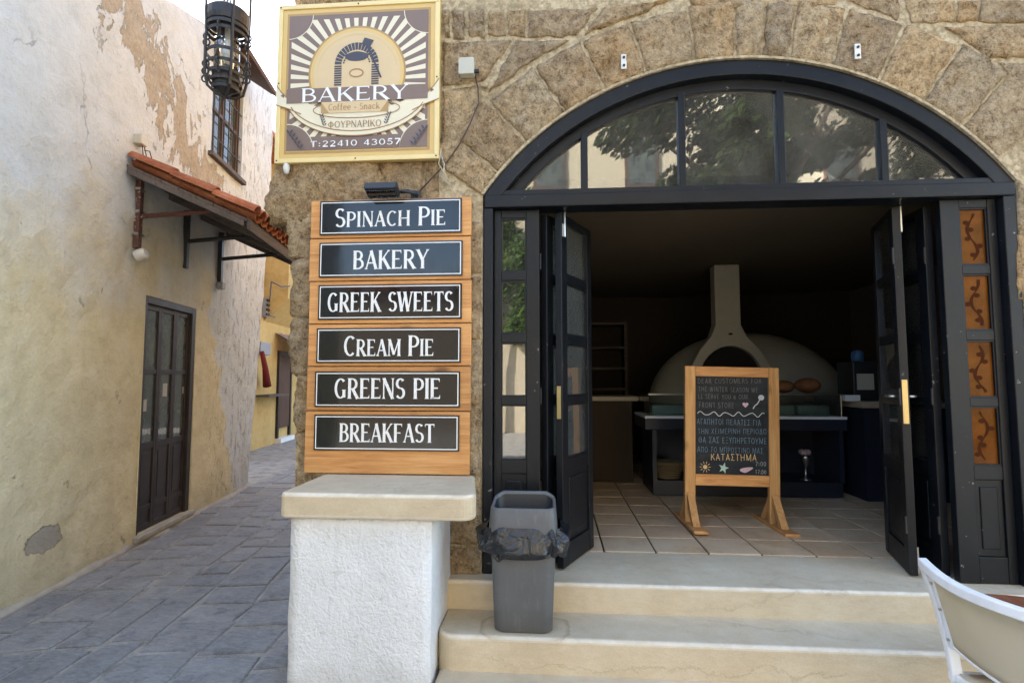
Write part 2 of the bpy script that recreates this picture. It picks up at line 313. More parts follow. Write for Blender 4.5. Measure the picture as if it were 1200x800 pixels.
for a in [('plaque_black', (.006,.006,.007), .09, 0, .05, 0, 40, .50), ('white_paint', (.80,.79,.76), .5, 0, .06), ('cream_paint', (.74,.66,.47), .42, 0, .05),
          ('sign_brown', (.20,.132,.098), .42, 0, .10), ('sign_gold', (.66,.45,.15), .40, 0, .10), ('sign_gold_dark', (.43,.26,.08), .40, 0, .10),
          ('sign_gold_light', (.76,.60,.28), .40, 0, .08), ('sign_tan', (.64,.47,.25), .42, 0, .06), ('sign_ink', (.055,.05,.062), .45, 0, .1), ('sign_umber', (.32,.17,.06), .45, 0, .1),
          ('chalk_white', (.55,.56,.55), .95, 0, .3), ('chalk_blue', (.17,.27,.35), .95, 0, .3), ('chalk_faint', (.20,.19,.165), .95, 0, .35), ('chalk_orange', (.72,.50,.24), .95, 0, .3),
          ('chalk_pink', (.62,.42,.46), .95, 0, .3), ('chalk_green', (.46,.62,.50), .95, 0, .3),
          ('grey_plastic', (.115,.115,.113), .48, 0, .12, .10, 160), ('dark_plastic', (.02,.021,.024), .45, 0, .15), ('beige_plastic', (.50,.47,.37), .5, 0, .12), ('white_plastic', (.66,.64,.58), .5, 0, .12),
          ('steel', (.55,.54,.52), .32, 1, .1), ('brass', (.58,.44,.20), .42, 1, .3), ('cable_brown', (.07,.035,.022), .6, 0, .2), ('cable_cream', (.52,.46,.33), .6, 0, .2),
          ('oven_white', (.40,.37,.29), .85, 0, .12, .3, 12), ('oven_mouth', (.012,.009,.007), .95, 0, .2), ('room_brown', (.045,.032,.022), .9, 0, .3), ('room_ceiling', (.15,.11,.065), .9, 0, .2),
          ('case_navy', (.016,.019,.032), .40, 0, .2), ('counter_top', (.36,.31,.23), .5, 0, .15), ('amber', (.135,.042,.004), .10, 0, .8, 0, 40, .10), ('amber_dark', (.055,.016,.005), .7, 0, .2, 0, 40, .05),
          ('crust', (.26,.10,.035), .7, 0, .4, .5, 30), ('basket', (.20,.135,.055), .8, 0, .3), ('pinkish', (.52,.36,.34), .6, 0, .3), ('paper', (.42,.42,.38), .8, 0, .06),
          ('meter_grey', (.28,.29,.30), .6, 0, .15), ('lit_wall', (.60,.51,.36), .9, 0, .2), ('wall_grey_shade', (.20,.17,.13), .9, 0, .2), ('bark', (.10,.07,.045), .95, 0, .3, .8, 30),
          ('shutter', (.10,.055,.035), .6, 0, .2), ('grey_render', (.46,.42,.33), .9, 0, .2, .4, 20), ('blue_glaze', (.06,.16,.34), .4, 0, .2), ('fresh_mortar', (.36,.335,.28), .95, 0, .3, .8, 25),
          ('side_wall', (.16,.13,.10), .9, 0, .2), ('tray_white', (.80,.81,.82), .4, 0, .05), ('tray_teal_sheen', (.20,.31,.29), .4, 0, .2)]:
    plain(*a)

# ---------------------------------------------------------------- mesh helpers
WM = {}                                             # world matrix of each parent
I4 = Matrix.Identity(4)
def thing(name, label, cat, loc=(0,0,0), rz=0, group=None, kind=None):
    o = bpy.data.objects.new(name, None); C.objects.link(o); o.empty_display_size = .1
    o.location = loc; o.rotation_euler = (0, 0, rz); WM[o] = Matrix.Translation(loc) @ Matrix.Rotation(rz, 4, 'Z')
    tag(o, label, cat, group, kind); return o
def tag(o, label=None, cat=None, group=None, kind=None):
    for k, v in (('label', label), ('category', cat), ('group', group), ('kind', kind)):
        if v: o[k] = v
    return o
class MB:
    def __init__(s, frame=None): s.v = []; s.f = []; s.fr = frame or I4
    def add(s, vs, fs):
        b = len(s.v); s.v += [Vector(p) for p in vs]; s.f += [[i+b for i in f] for f in fs]; return s
    def box(s, x0, x1, y0, y1, z0, z1, m=None):
        vs = [Vector(p) for p in ((x0,y0,z0),(x1,y0,z0),(x1,y1,z0),(x0,y1,z0),(x0,y0,z1),(x1,y0,z1),(x1,y1,z1),(x0,y1,z1))]
        if m is not None: vs = [m @ p for p in vs]
        return s.add(vs, [(0,3,2,1),(4,5,6,7),(0,1,5,4),(1,2,6,5),(2,3,7,6),(3,0,4,7)])
    def prism_y(s, poly, y0, y1):                   # poly of (x, z), counter-clockwise seen from -y
        n = len(poly); vs = [(x, y0, z) for x, z in poly] + [(x, y1, z) for x, z in poly]
        fs = [list(range(n)), list(range(2*n-1, n-1, -1))] + [(i+n, (i+1) % n+n, (i+1) % n, i) for i in range(n)]
        return s.add(vs, fs)
    def prism_z(s, poly, z0, z1):
        n = len(poly); vs = [(x, y, z0) for x, y in poly] + [(x, y, z1) for x, y in poly]
        fs = [list(range(n-1, -1, -1)), list(range(n, 2*n))] + [(i, (i+1) % n, (i+1) % n+n, i+n) for i in range(n)]
        return s.add(vs, fs)
    def flat(s, poly, y):                           # flat face looking towards -y
        return s.add([(x, y, z) for x, z in poly], [list(range(len(poly)))])
    def tube(s, pts, r, n=8, close=False, caps=True, flat=None):
        pts = [Vector(p) for p in pts]; N = len(pts); rings = []
        rr = r if isinstance(r, (list, tuple)) else [r]*N
        up = None
        for i, p in enumerate(pts):
            if close: t = (pts[(i+1) % N]-pts[i-1])
            else: t = pts[min(i+1, N-1)]-pts[max(i-1, 0)]
            t.normalize()
            if up is None:
                a = Vector((0,0,1)) if abs(t.z) < .9 else Vector((1,0,0)); up = t.cross(a).normalized()
            else:
                up = (up-t*up.dot(t)).normalized()
            w_ = t.cross(up)
            k = flat or 1
            rings.append([p+up*math.cos(2*PI*j/n)*rr[i]+w_*math.sin(2*PI*j/n)*rr[i]*k for j in range(n)])
        vs = [p for q in rings for p in q]; fs = []
        for i in range(N if close else N-1):
            a, b = i*n, ((i+1) % N)*n
            for j in range(n): fs.append((a+j, b+j, b+(j+1) % n, a+(j+1) % n))
        if caps and not close: fs += [list(range(n)), list(range((N-1)*n+n-1, (N-1)*n-1, -1))]
        return s.add(vs, fs)
    def lathe(s, prof, c=(0,0,0), n=20, cap=True):
        vs = []; fs = []; c = Vector(c)
        for r_, z in prof:
            for j in range(n): vs.append(c+Vector((r_*math.cos(2*PI*j/n), r_*math.sin(2*PI*j/n), z)))
        for i in range(len(prof)-1):
            for j in range(n): fs.append((i*n+j, i*n+(j+1) % n, (i+1)*n+(j+1) % n, (i+1)*n+j))
        if cap: fs += [list(range(n-1, -1, -1)), list(range((len(prof)-1)*n, len(prof)*n))]
        return s.add(vs, fs)
    def loft(s, rings, cap=(True, True), close=True):
        n = len(rings[0]); vs = [p for r_ in rings for p in r_]; fs = []
        for i in range(len(rings)-1):
            for j in range(n if close else n-1): fs.append((i*n+j, i*n+(j+1) % n, (i+1)*n+(j+1) % n, (i+1)*n+j))
        if cap[0]: fs.append(list(range(n-1, -1, -1)))
        if cap[1]: fs.append(list(range((len(rings)-1)*n, len(rings)*n)))
        return s.add(vs, fs)
    def build(s, name, mat, parent=None, bevel=0, seg=2, smooth=False, label=None, kind=None, sub=0, fix=True):
        inv = WM[parent].inverted() if parent in WM else I4
        me = bpy.data.meshes.new(name); T = inv @ s.fr
        me.from_pydata([T @ p for p in s.v], [], s.f); me.validate()
        if fix:
            bm = bmesh.new(); bm.from_mesh(me); bmesh.ops.recalc_face_normals(bm, faces=bm.faces); bm.to_mesh(me); bm.free()
        me.materials.append(M[mat] if isinstance(mat, str) else mat)
        if smooth:
            for p in me.polygons: p.use_smooth = True
        o = bpy.data.objects.new(name, me); C.objects.link(o)
        if parent is not None: o.parent = parent
        WM[o] = WM[parent].copy() if parent in WM else I4.copy()
        if bevel:
            b = o.modifiers.new('bevel', 'BEVEL'); b.width = bevel; b.segments = seg; b.limit_method = 'ANGLE'; b.angle_limit = R(40)
        if sub:
            b = o.modifiers.new('sub', 'SUBSURF'); b.levels = b.render_levels = sub
        if label: o['label'] = label
        if kind: o['kind'] = kind
        return o
def rot_frame(p0, p1):
    """frame with X from p0 to p1 (x, y), Z up"""
    a = math.atan2(p1[1]-p0[1], p1[0]-p0[0]); return Matrix.Translation((p0[0], p0[1], 0)) @ Matrix.Rotation(a, 4, 'Z')
def fbm(p, sc_, oct_=4):
    return mnoise.fractal(Vector(p)*sc_, .9, 2.0, oct_)
def rrect(w_, d, r, n=5, cx=0, cy=0):
    pts = []
    for qx, qy, a0 in ((1,1,0), (-1,1,90), (-1,-1,180), (1,-1,270)):
        for i in range(n+1):
            a = R(a0+90*i/n); pts.append((cx+qx*(w_/2-r)+r*math.cos(a), cy+qy*(d/2-r)+r*math.sin(a)))
    return pts

# ---------------------------------------------------------------- lettering: strokes (points, thick?) in a cap-height box
def arc(cx, cy, rx, ry, a0, a1, n=14): return [(cx+rx*math.cos(R(a0+(a1-a0)*i/n)), cy+ry*math.sin(R(a0+(a1-a0)*i/n))) for i in range(n+1)]
def V(x, y0=0, y1=1, k=1, s=3): return ([(x, y0), (x, y1)], k, s)     # s: serif bits 1 = start, 2 = end
def Ln(a, b, k=0, s=0): return ([a, b], k, s)
def bowl(x, r_, y0, y1, k=1):
    m = (y0+y1)/2; h = (y1-y0)/2
    return ([(.1, y1)]+arc(x, m, r_, h, 90, -90, 12)+[(.1, y0)], 2, 0)
GL = {
 'I': (.24, [V(.12)]), 'L': (.54, [V(.1), Ln((.1,.04),(.52,.04),0,4)]), 'H': (.72, [V(.1), V(.62), Ln((.1,.5),(.62,.5))]), 'E': (.56, [V(.1), Ln((.1,.96),(.5,.96),0,4), Ln((.1,.52),(.42,.52)), Ln((.1,.04),(.53,.04),0,4)]),
 'F': (.54, [V(.1), Ln((.1,.96),(.5,.96),0,4), Ln((.1,.5),(.42,.5))]), 'T': (.6, [V(.3,0,.96,1,1), Ln((.02,.96),(.58,.96),0,12)]),
 'P': (.56, [V(.1), bowl(.28,.24,.45,.96)]), 'R': (.63, [V(.1), bowl(.27,.22,.48,.96), Ln((.28,.48),(.58,0),1,2)]),
 'B': (.58, [V(.1), bowl(.26,.20,.53,.96), bowl(.27,.25,.04,.53)]), 'K': (.63, [V(.1), Ln((.14,.42),(.54,1),0,2), Ln((.26,.58),(.58,0),1,2)]),
 'A': (.64, [Ln((.32,1),(.05,0),0,2), Ln((.31,1),(.59,0),1,2), Ln((.15,.33),(.5,.33))]), 'Y': (.62, [Ln((.31,.44),(.05,1),1,2), Ln((.31,.44),(.58,1),0,2), V(.31,0,.46,1,1)]),
 'N': (.70, [V(.09,0,1,0), Ln((.09,1),(.61,0),1), V(.61,0,1,0)]), 'M': (.86, [V(.09,0,1,0), Ln((.11,1),(.42,.08),1), Ln((.42,.08),(.75,1),0), V(.76,0,1,1)]),
 'W': (.92, [Ln((.25,0),(.05,1),1,2), Ln((.25,0),(.46,.95)), Ln((.65,0),(.43,1),1,2), Ln((.65,0),(.87,1),0,2)]),
 'S': (.52, [(arc(.26,.74,.19,.225,35,270,14)+arc(.26,.275,.21,.24,90,-150,14)[1:], 2, 0)]), 'C': (.64, [(arc(.36,.5,.28,.46,48,312,20), 2, 0)]),
 'G': (.70, [(arc(.36,.5,.28,.46,48,300,20), 2, 0), V(.56,.06,.44,1,2)]), 'O': (.74, [(arc(.37,.5,.30,.46,0,360,26), 2, 0)]),
 'D': (.68, [V(.1), ([(.1,.96)]+arc(.24,.5,.36,.46,90,-90,16)+[(.1,.04)], 2, 0)]), 'U': (.68, [([(.09,1),(.09,.34)]+arc(.33,.34,.24,.3,180,360,12)+[(.57,1)], 1, 0)]), 'V': (.64, [Ln((.31,0),(.05,1),1,2), Ln((.31,0),(.58,1),0,2)]),
 'X': (.62, [Ln((.06,1),(.56,0),1), Ln((.56,1),(.06,0))]), 'Φ': (.78, [V(.39), (arc(.39,.5,.31,.30,0,360,24), 2, 0)]), 'Γ': (.52, [V(.1), Ln((.1,.96),(.5,.96),0,4)]),
 'Π': (.7, [V(.1), V(.6), Ln((.1,.96),(.6,.96))]), 'Λ': (.64, [Ln((.32,1),(.05,0),0,2), Ln((.31,1),(.59,0),1,2)]), 'Θ': (.74, [(arc(.37,.5,.30,.46,0,360,26), 2, 0), Ln((.22,.5),(.52,.5))]),
 'Σ': (.6, [Ln((.54,.96),(.08,.96)), Ln((.08,.96),(.36,.5),1), Ln((.36,.5),(.08,.04)), Ln((.08,.04),(.56,.04))]), 'Ξ': (.58, [Ln((.06,.96),(.52,.96)), Ln((.12,.5),(.46,.5)), Ln((.06,.04),(.52,.04))]), 'Δ': (.64, [Ln((.32,1),(.05,.04)), Ln((.31,1),(.59,.04),1), Ln((.05,.04),(.59,.04))]),
 '0': (.62, [(arc(.31,.5,.23,.46,0,360,24), 2, 0)]), '1': (.40, [V(.22), Ln((.22,1),(.06,.84))]), '2': (.58, [(arc(.28,.72,.2,.24,160,-30,12)+[(.08,.06)], 2, 0), Ln((.06,.05),(.53,.05),1)]),
 '3': (.56, [(arc(.26,.74,.2,.22,150,-90,12), 2, 0), (arc(.25,.28,.24,.24,90,-150,14), 2, 0)]), '4': (.60, [Ln((.40,1),(.05,.3)), Ln((.05,.28),(.56,.28)), V(.40,0,1,1,1)]),
 '5': (.56, [Ln((.14,.95),(.49,.95),1), Ln((.14,.95),(.11,.55)), (arc(.25,.32,.24,.28,125,-150,16), 2, 0)]), '7': (.56, [Ln((.06,.95),(.52,.95),1), Ln((.52,.95),(.2,0),1)]),
 ':': (.26, [V(.13,.08,.24,1,0), V(.13,.52,.68,1,0)]), '-': (.4, [Ln((.06,.34),(.34,.34),1)]), ' ': (.34, []), "'": (.2, [V(.1,.75,1,0,0)]), '@': (.7, [(arc(.35,.4,.3,.38,20,340,18), 0, 0), (arc(.36,.4,.12,.16,0,360,10), 0, 0)]), '!': (.2, [V(.1,.3,1,0,0), V(.1,.02,.1,0,0)]),
 'o_': (.58, [(arc(.29,.33,.22,.31,0,360,20), 2, 0)]), 'f_': (.40, [([(.15,0),(.15,.8)]+arc(.28,.8,.13,.17,180,60,8), 1, 1), Ln((.02,.63),(.34,.63))]), 'e_': (.56, [([(.08,.36),(.50,.36)]+arc(.28,.33,.22,.30,8,315,18), 2, 0)]),
 'n_': (.62, [V(.12,0,.64,1,1), ([(.12,.42)]+arc(.32,.40,.18,.23,150,0,10)+[(.5,0)], 1, 2)]), 'a_': (.56, [(arc(.27,.18,.18,.17,0,360,14), 2, 0), ([(.12,.52)]+arc(.29,.47,.16,.16,150,0,8)+[(.45,0)], 1, 0)]),
 'c_': (.52, [(arc(.29,.33,.21,.30,45,315,16), 2, 0)]), 'k_': (.60, [V(.12), Ln((.16,.25),(.5,.64)), Ln((.25,.36),(.54,0),1,2)]),
}
SMALL = {'_': 1}
def glyphs(text):
    """list of (glyph, scale): 'x_' lowercase forms are written as plain lowercase letters; '^' before a letter makes it small caps"""
    out = []; small = 1.0
    for ch in text:
        if ch == '^': small = .82
        elif ch == '*': small = 1.0
        elif ch.islower(): out.append((ch+'_', 1.0))
        else: out.append((ch, small))
    return out
def lettering(mb, text, x0, x1, z0, z1, y, thick=.17, thin=.085, serif=.07, track=.08, jit=0, slope=0, dy=.00006):
    gs = glyphs(text); tot = sum(GL[g][0]*s+track for g, s in gs)-track
    H = z1-z0; sx = (x1-x0)/tot; cx = x0; k = 0
    def P(gx, gz, s): return (cx+gx*s*sx, z0+gz*s*H+slope*(cx+gx*s*sx-x0))
    asp = sx/H
    for g, s in gs:
        for pts, kind, ser in GL[g][1]:
            q = [P(a+(random.gauss(0, jit) if jit else 0), b+(random.gauss(0, jit) if jit else 0), s) for a, b in pts]
            n = len(q); L = []; Rr = []
            for i, (px, pz) in enumerate(q):
                cl = math.hypot(q[0][0]-q[-1][0], q[0][1]-q[-1][1]) < 1e-6
                a = q[i-1] if i > 0 else (q[-2] if cl else q[0]); b = q[i+1] if i < n-1 else (q[1] if cl else q[-1])
                tx, tz = b[0]-a[0], b[1]-a[1]; l = math.hypot(tx, tz) or 1; tx /= l; tz /= l
                if kind == 0: wd = thin
                elif kind == 1: wd = thick*(1+.18*abs(2*i/(n-1)-1) if serif and n == 2 else 1)
                else: wd = thin+(thick-thin)*abs(tz)**1.3         # stress on the verticals
                wd *= H*.5*(.5+.5*max(.7, min(1.5, asp)))*s
                if i == 0 and n > 2 and not cl and serif: wd *= 1.3
                L.append((px-tz*wd*.5*2*.5, pz+tx*wd*.5)); Rr.append((px+tz*wd*.5, pz-tx*wd*.5))
            k += 1; yy = y-dy*(k % 6)
            vs = [(a, yy, b) for a, b in L]+[(a, yy, b) for a, b in Rr]
            mb.add(vs, [(i, n+i, n+i+1, i+1) for i in range(n-1)])
            if serif:
                sl = serif*H*.55; sh = .026*H
                for bit, e, o_ in ((1, q[0], q[1]), (2, q[-1], q[-2])):
                    if ser & bit:
                        wd = (thick if kind else thin)*H*.5*(.5+.5*max(.7, min(1.5, asp)))*s*.5+sl
                        k += 1; yy = y-dy*(k % 6); up = 1 if o_[1] > e[1] else -1
                        mb.add([(e[0]-wd, yy, e[1]), (e[0]+wd, yy, e[1]), (e[0]+wd*.35, yy, e[1]+up*sh*3), (e[0]-wd*.35, yy, e[1]+up*sh*3)], [(0,1,2,3)])
                if ser & 4:
                    e = q[-1]; k += 1; yy = y-dy*(k % 6); up = -1 if e[1] > z0+.5*H*s else 1
                    mb.add([(e[0]-.06*H*asp, yy, e[1]), (e[0]+.012*H, yy, e[1]-up*.03*H), (e[0]+.012*H, yy, e[1]+up*.17*H)], [(0,1,2)])
                if ser & 8:
                    for e, sg in ((q[0], 1), (q[-1], -1)):
                        k += 1; yy = y-dy*(k % 6)
                        mb.add([(e[0]+sg*.06*H*asp, yy, e[1]), (e[0]-sg*.012*H, yy, e[1]+.03*H), (e[0]-sg*.012*H, yy, e[1]-.17*H)], [(0,1,2)])
        cx += (GL[g][0]*s+track)*sx
def ribbon(mb, pts, wd, y, dy=0):
    n = len(pts); L = []; Q = []
    for i, (px, pz) in enumerate(pts):
        a = pts[max(i-1, 0)]; b = pts[min(i+1, n-1)]; tx, tz = b[0]-a[0], b[1]-a[1]; l = math.hypot(tx, tz) or 1
        w_ = (wd(i/(n-1)) if callable(wd) else wd)*.5
        L.append((px-tz/l*w_, y-dy*(i % 2), pz+tx/l*w_)); Q.append((px+tz/l*w_, y-dy*(i % 2), pz-tx/l*w_))
    mb.add(L+Q, [(i, n+i, n+i+1, i+1) for i in range(n-1)])
def atF(px, py, F, yl=0.0):
    """pixel -> (x, z) on the plane y = yl of a frame"""
    inv = F.inverted(); c = inv @ CAM; d = inv.to_3x3() @ ray(px, py); t = (yl-c.y)/d.y; p = c+d*t; return p.x, p.z

# ================================================================ GROUND AND PAVING
LF = Matrix.Translation((-3.781, .271, 0)) @ Matrix.Rotation(math.atan2(.9835, -.1812), 4, 'Z')   # left house: x along its wall, -y outwards
gm = MB(); gm.add([(-60,-60,-.005),(60,-60,-.005),(60,80,-.005),(-60,80,-.005)], [(0,1,2,3)])
street = gm.build('street', 'joint', kind='structure'); street['label'] = 'street of blue grey stone slabs running into the alley'
def paver(poly, parent, h):
    c = sum((Vector(p) for p in poly), Vector((0,0)))/len(poly)
    tx, ty = random.gauss(0, .0025), random.gauss(0, .0025)
    def z(p): return h+(p[0]-c.x)*tx+(p[1]-c.y)*ty
    n = len(poly); ins = []
    for p in poly:
        d = (c-Vector(p)).normalized()*.016; ins.append((p[0]+d.x, p[1]+d.y))
    vs = [(p[0], p[1], -.05) for p in poly]+[(p[0], p[1], z(p)-.007) for p in poly]+[(p[0], p[1], z(p)) for p in ins]
    fs = [(i, (i+1) % n, (i+1) % n+n, i+n) for i in range(n)]+[(i+n, (i+1) % n+n, (i+1) % n+2*n, i+2*n) for i in range(n)]+[list(range(2*n, 3*n))]
    m = MB(); m.add(vs, fs); return m.build('paving_slab', 'slate', parent)
rng = random.Random(11)
wv = .05; rows = []
while wv < 7.0:
    wd = rng.choice((.24, .30, .36, .26, .40, .32)); rows.append((wv, wv+wd)); wv += wd
for ri, (w0, w1) in enumerate(rows):
    u = -3.2+rng.uniform(0, .6); end = 10.5 if w0 < 3.2 else 1.2
    while u < end:
        ln = rng.choice((.34, .45, .55, .7, .9, .4, .28))
        g_ = .017; q = []
        for a, b in ((u+g_, w0+g_), (u+ln-g_, w0+g_), (u+ln-g_, w1-g_), (u+g_, w1-g_)):
            wav = .045*math.sin(a*1.3+ri*.0)+.03*math.sin(a*3.1+2)
            p = LF @ Vector((a+rng.gauss(0, .018), -(b+wav+rng.gauss(0, .012)), 0)); q.append((p.x, p.y))
        cx = sum(p[0] for p in q)/4; cy = sum(p[1] for p in q)/4
        inside = (cx > -1.15 and cy > -.35) or (cx > -.45 and cy > -.75) or cx > 4 or (cy > .1 and min(p[0] for p in q) > -1.75) or cy < -3.4
        if cx > -1.5 and (cy < -2.9): inside = True
        if not inside: paver(q[::-1], street, .004+abs(rng.gauss(0, .0025)))
        u += ln

# ================================================================ BAKERY BUILDING
AX, AZ, AR = 1.12, 1.656, 1.905            # arch centre and radius
SPR = 2.755
bak = thing('bakery_building', 'tan sandstone bakery building with a wide arched shopfront', 'building', (1.1, 0, 0))
def arch_z(x, r=AR):
    d = r*r-(x-AX)**2; return AZ+math.sqrt(d) if d > 0 else -1
# mortar bed of the facade with the arched opening
wl = MB(); xs = []; x = -1.60
x0o, x1o = AX-math.sqrt(AR**2-(SPR-AZ)**2), AX+math.sqrt(AR**2-(SPR-AZ)**2)
while x < 7: xs.append(x); x += .05
xs = sorted(xs+[x0o-.001, x0o, x1o, x1o+.001])
for a, b in zip(xs[:-1], xs[1:]):
    ins = a >= x0o-1e-6 and b <= x1o+1e-6
    za, zb = (max(arch_z(a), SPR-.001), max(arch_z(b), SPR-.001)) if ins else (0, 0)
    wl.add([(a, .013, za), (b, .013, zb), (b, .013, 6.6), (a, .013, 6.6)], [(0,1,2,3)])
    if ins: wl.add([(a, .016, za), (b, .016, zb), (b, .30, zb), (a, .30, za)], [(3,2,1,0)])
for xx in (x0o, x1o): wl.add([(xx, .006, 0), (xx, .30, 0), (xx, .30, SPR), (xx, .006, SPR)], [(0,1,2,3)])
wl.box(-1.598, x0o-.02, .32, .52, 0, 2.939); wl.box(x1o+.02, 7, .32, .52, 0, 2.939)
wall = wl.build('facade_wall', 'mortar', bak, fix=False)
m = MB(); m.box(-1.598, 7, .32, .53, 2.94, 6.6); m.build('inner_lintel', 'room_brown', bak)
sw = MB(); sw.box(-1.6, -1.40, .52, 10, 0, 6.6); sw.build('alley_wall', 'stone', bak)
rf = MB(); rf.box(-1.75, 7.05, -.02, 10.1, 6.6, 6.78); rf.build('roof', 'mortar', bak, bevel=.02)
# a stone: patch on a mapping (u, v) -> (x, z), bulging slightly and rough
def stone(fn, name='stone', nu=14, nv=12, proud=.014, rough=.012, seed=0, mat='stone', edge=.16):
    m = MB(); vs = []; s3 = Vector((seed*3.1, seed*1.7, seed*.9))
    for j in range(nv+1):
        for i in range(nu+1):
            u, v = i/nu, j/nv; x, z = fn(u, v)
            e = min(u, 1-u, v, 1-v)/edge; e = min(1, e); dome = e*(2-e)
            n_ = fbm((x, seed, z), 5, 4)*rough+fbm((x, seed, z), 19, 3)*rough*.8
            jx = fbm((x+7, seed, z), 13, 3)*.014*(1 if e < 1 else 0); jz = fbm((x, seed+5, z), 13, 3)*.014*(1 if e < 1 else 0)
            vs.append((x+jx, .006-proud*dome-n_*(.15+.85*dome), z+jz))
    W = nu+1; fs = [(j*W+i, j*W+i+1, (j+1)*W+i+1, (j+1)*W+i) for j in range(nv) for i in range(nu)]
    b = len(vs); rim = [i for i in range(W)]+[j*W+nu for j in range(1, nv+1)]+[nv*W+i for i in range(nu-1, -1, -1)]+[j*W for j in range(nv-1, 0, -1)]
    vs += [(vs[i][0], .06, vs[i][2]) for i in rim]; k = len(rim)
    fs += [(rim[(i+1) % k], rim[i], b+i, b+(i+1) % k) for i in range(k)]
    m.add(vs, fs); return m.build(name, mat, wall, smooth=True)
def quadmap(q, px=True):
    c = [atY(*p) for p in q] if px else [Vector((p[0], 0, p[1])) for p in q]
    tl, tr, br, bl = [(p.x, p.z) for p in c]
    def fn(u, v):
        a = (bl[0]+(br[0]-bl[0])*u, bl[1]+(br[1]-bl[1])*u); b = (tl[0]+(tr[0]-tl[0])*u, tl[1]+(tr[1]-tl[1])*u)
        return a[0]+(b[0]-a[0])*v, a[1]+(b[1]-a[1])*v
    return fn
# voussoirs: joints read off the photograph
jm = [(559,182),(592,141),(639,98),(691,69),(746,49),(810,34),(862,32),(896,30),(930,35),(988,32),(1046,60),(1106,84),(1155,117),(1196,165)]
ang = []
for p in jm:
    q = atY(*p); ang.append(math.atan2(q.z-AZ, q.x-AX))
ang = [math.atan2(SPR-.02-AZ, x0o-AX)]+ang
outs = [2.34, 2.30, 2.27, 2.26, 2.25, 2.25, 2.27, 2.27, 2.26, 2.28, 2.28, 2.30, 2.33, 2.36]
for k in range(len(ang)-1):
    a0, a1 = ang[k]-.0045, ang[k+1]+.0045; ro = outs[k]
    def fn(u, v, a0=a0, a1=a1, ro=ro):
        a = a0+(a1-a0)*u; r_ = AR+.004+(ro-AR-.004)*v; return AX+r_*math.cos(a), AZ+r_*math.sin(a)
    stone(fn, 'voussoir', seed=k+1, nu=16, nv=13, proud=random.uniform(.006, .022), rough=.018)
SP = [[(1062,0),(1120,0),(1119,24),(1070,25)], [(1124,0),(1146,0),(1146,24),(1123,24)], [(1150,0),(1222,0),(1222,25),(1150,25)], [(1108,31),(1222,30),(1222,66),(1162,67)],
      [(1172,73),(1222,73),(1222,112),(1200,112)], [(1202,117),(1250,117),(1250,200),(1206,190)], [(1194,214),(1260,208),(1260,270),(1194,270)], [(1194,274),(1260,274),(1260,350),(1194,350)],
      [(521,12),(527,12),(527,44),(521,44)], [(530,12),(544,12),(544,45),(530,45)], [(549,12),(568,12),(568,43),(549,42)], [(572,14),(590,12),(592,41),(572,39)], [(596,12),(615,11),(615,42),(596,41)], [(619,11),(700,9),(676,41),(619,43)], [(708,9),(790,-2),(740,19),(684,40)],
      [(519,49),(600,47),(566,95),(519,100)], [(604,48),(668,46),(622,72),(573,108)], [(519,105),(563,101),(548,160),(519,195)], [(800,-18),(875,-20),(875,9),(812,6)], [(880,-20),(985,-20),(980,4),(880,9)], [(990,-20),(1056,-20),(1054,22),(996,1)]]
for k, q in enumerate(SP): stone(quadmap(q), seed=40+k, nu=16, nv=13, proud=random.uniform(.004, .016), rough=.014)
# coursed stones higher up and to the right, and on the pier
zz = 4.30; k = 90
while zz < 6.4:
    h = random.uniform(.30, .42); xx = -1.55
    while xx < 4.4:
        l = random.uniform(.35, .75); stone(quadmap([(xx, zz+h-.02), (xx+l-.02, zz+h-.02), (xx+l-.02, zz), (xx, zz)], False), seed=k, nu=5, nv=4); k += 1; xx += l
    zz += h
for zz, h in ((0, .38), (.40, .36), (.78, .40), (1.2, .42), (1.64, .40), (2.06, .33)):
    xx = x1o+.03
    while xx < 4.2:
        l = random.uniform(.4, .7); stone(quadmap([(xx, zz+h), (xx+l-.02, zz+h), (xx+l-.02, zz), (xx, zz)], False), seed=k, nu=6, nv=5); k += 1; xx += l
# pier: rough quoins at the worn corner plus blocks up to the door jamb
def quoin(x0, x1, y0, y1, z0, z1, seed, rnd=.05, amp=.02):
    bm = bmesh.new(); bmesh.ops.create_cube(bm, size=1)
    bmesh.ops.subdivide_edges(bm, edges=bm.edges, cuts=15, use_grid_fill=True)
    for v in bm.verts:
        p = v.co*2; q = Vector(p)
        l4 = (abs(p.x)**16+abs(p.y)**16+abs(p.z)**16)**(1/16); q = p/l4 if l4 else p
        q = p.lerp(q, 1)
        w_ = Vector(((x0+x1)/2+q.x*(x1-x0)/2, (y0+y1)/2+q.y*(y1-y0)/2, (z0+z1)/2+q.z*(z1-z0)/2))
        nn = Vector((q.x**5, q.y**5, q.z**5)); nn = nn.normalized() if nn.length else nn
        d = fbm(w_, 3.0, 4)*amp*1.5+fbm(w_, 15, 4)*amp*.9
        v.co = w_+nn*d
    me = bpy.data.meshes.new('quoin'); T = WM[wall].inverted()
    for v in bm.verts: v.co = T @ v.co
    for f in bm.faces: f.smooth = True
    bm.to_mesh(me); bm.free(); me.materials.append(M['stone'])
    o = bpy.data.objects.new('quoin', me); C.objects.link(o); o.parent = wall; return o
QS = [(2.60, 3.02, -1.815, -1.1), (2.36, 2.63, -1.70, -1.25), (1.98, 2.38, -1.66, -1.05), (1.62, 1.99, -1.655, -1.25), (1.27, 1.63, -1.625, -1.1), (.93, 1.28, -1.60, -1.2), (.48, .94, -1.60, -1.1), (-.05, .49, -1.60, -1.2),
      (3.01, 3.40, -1.70, -1.15), (3.39, 3.82, -1.70, -1.2), (3.81, 4.28, -1.70, -1.1)]
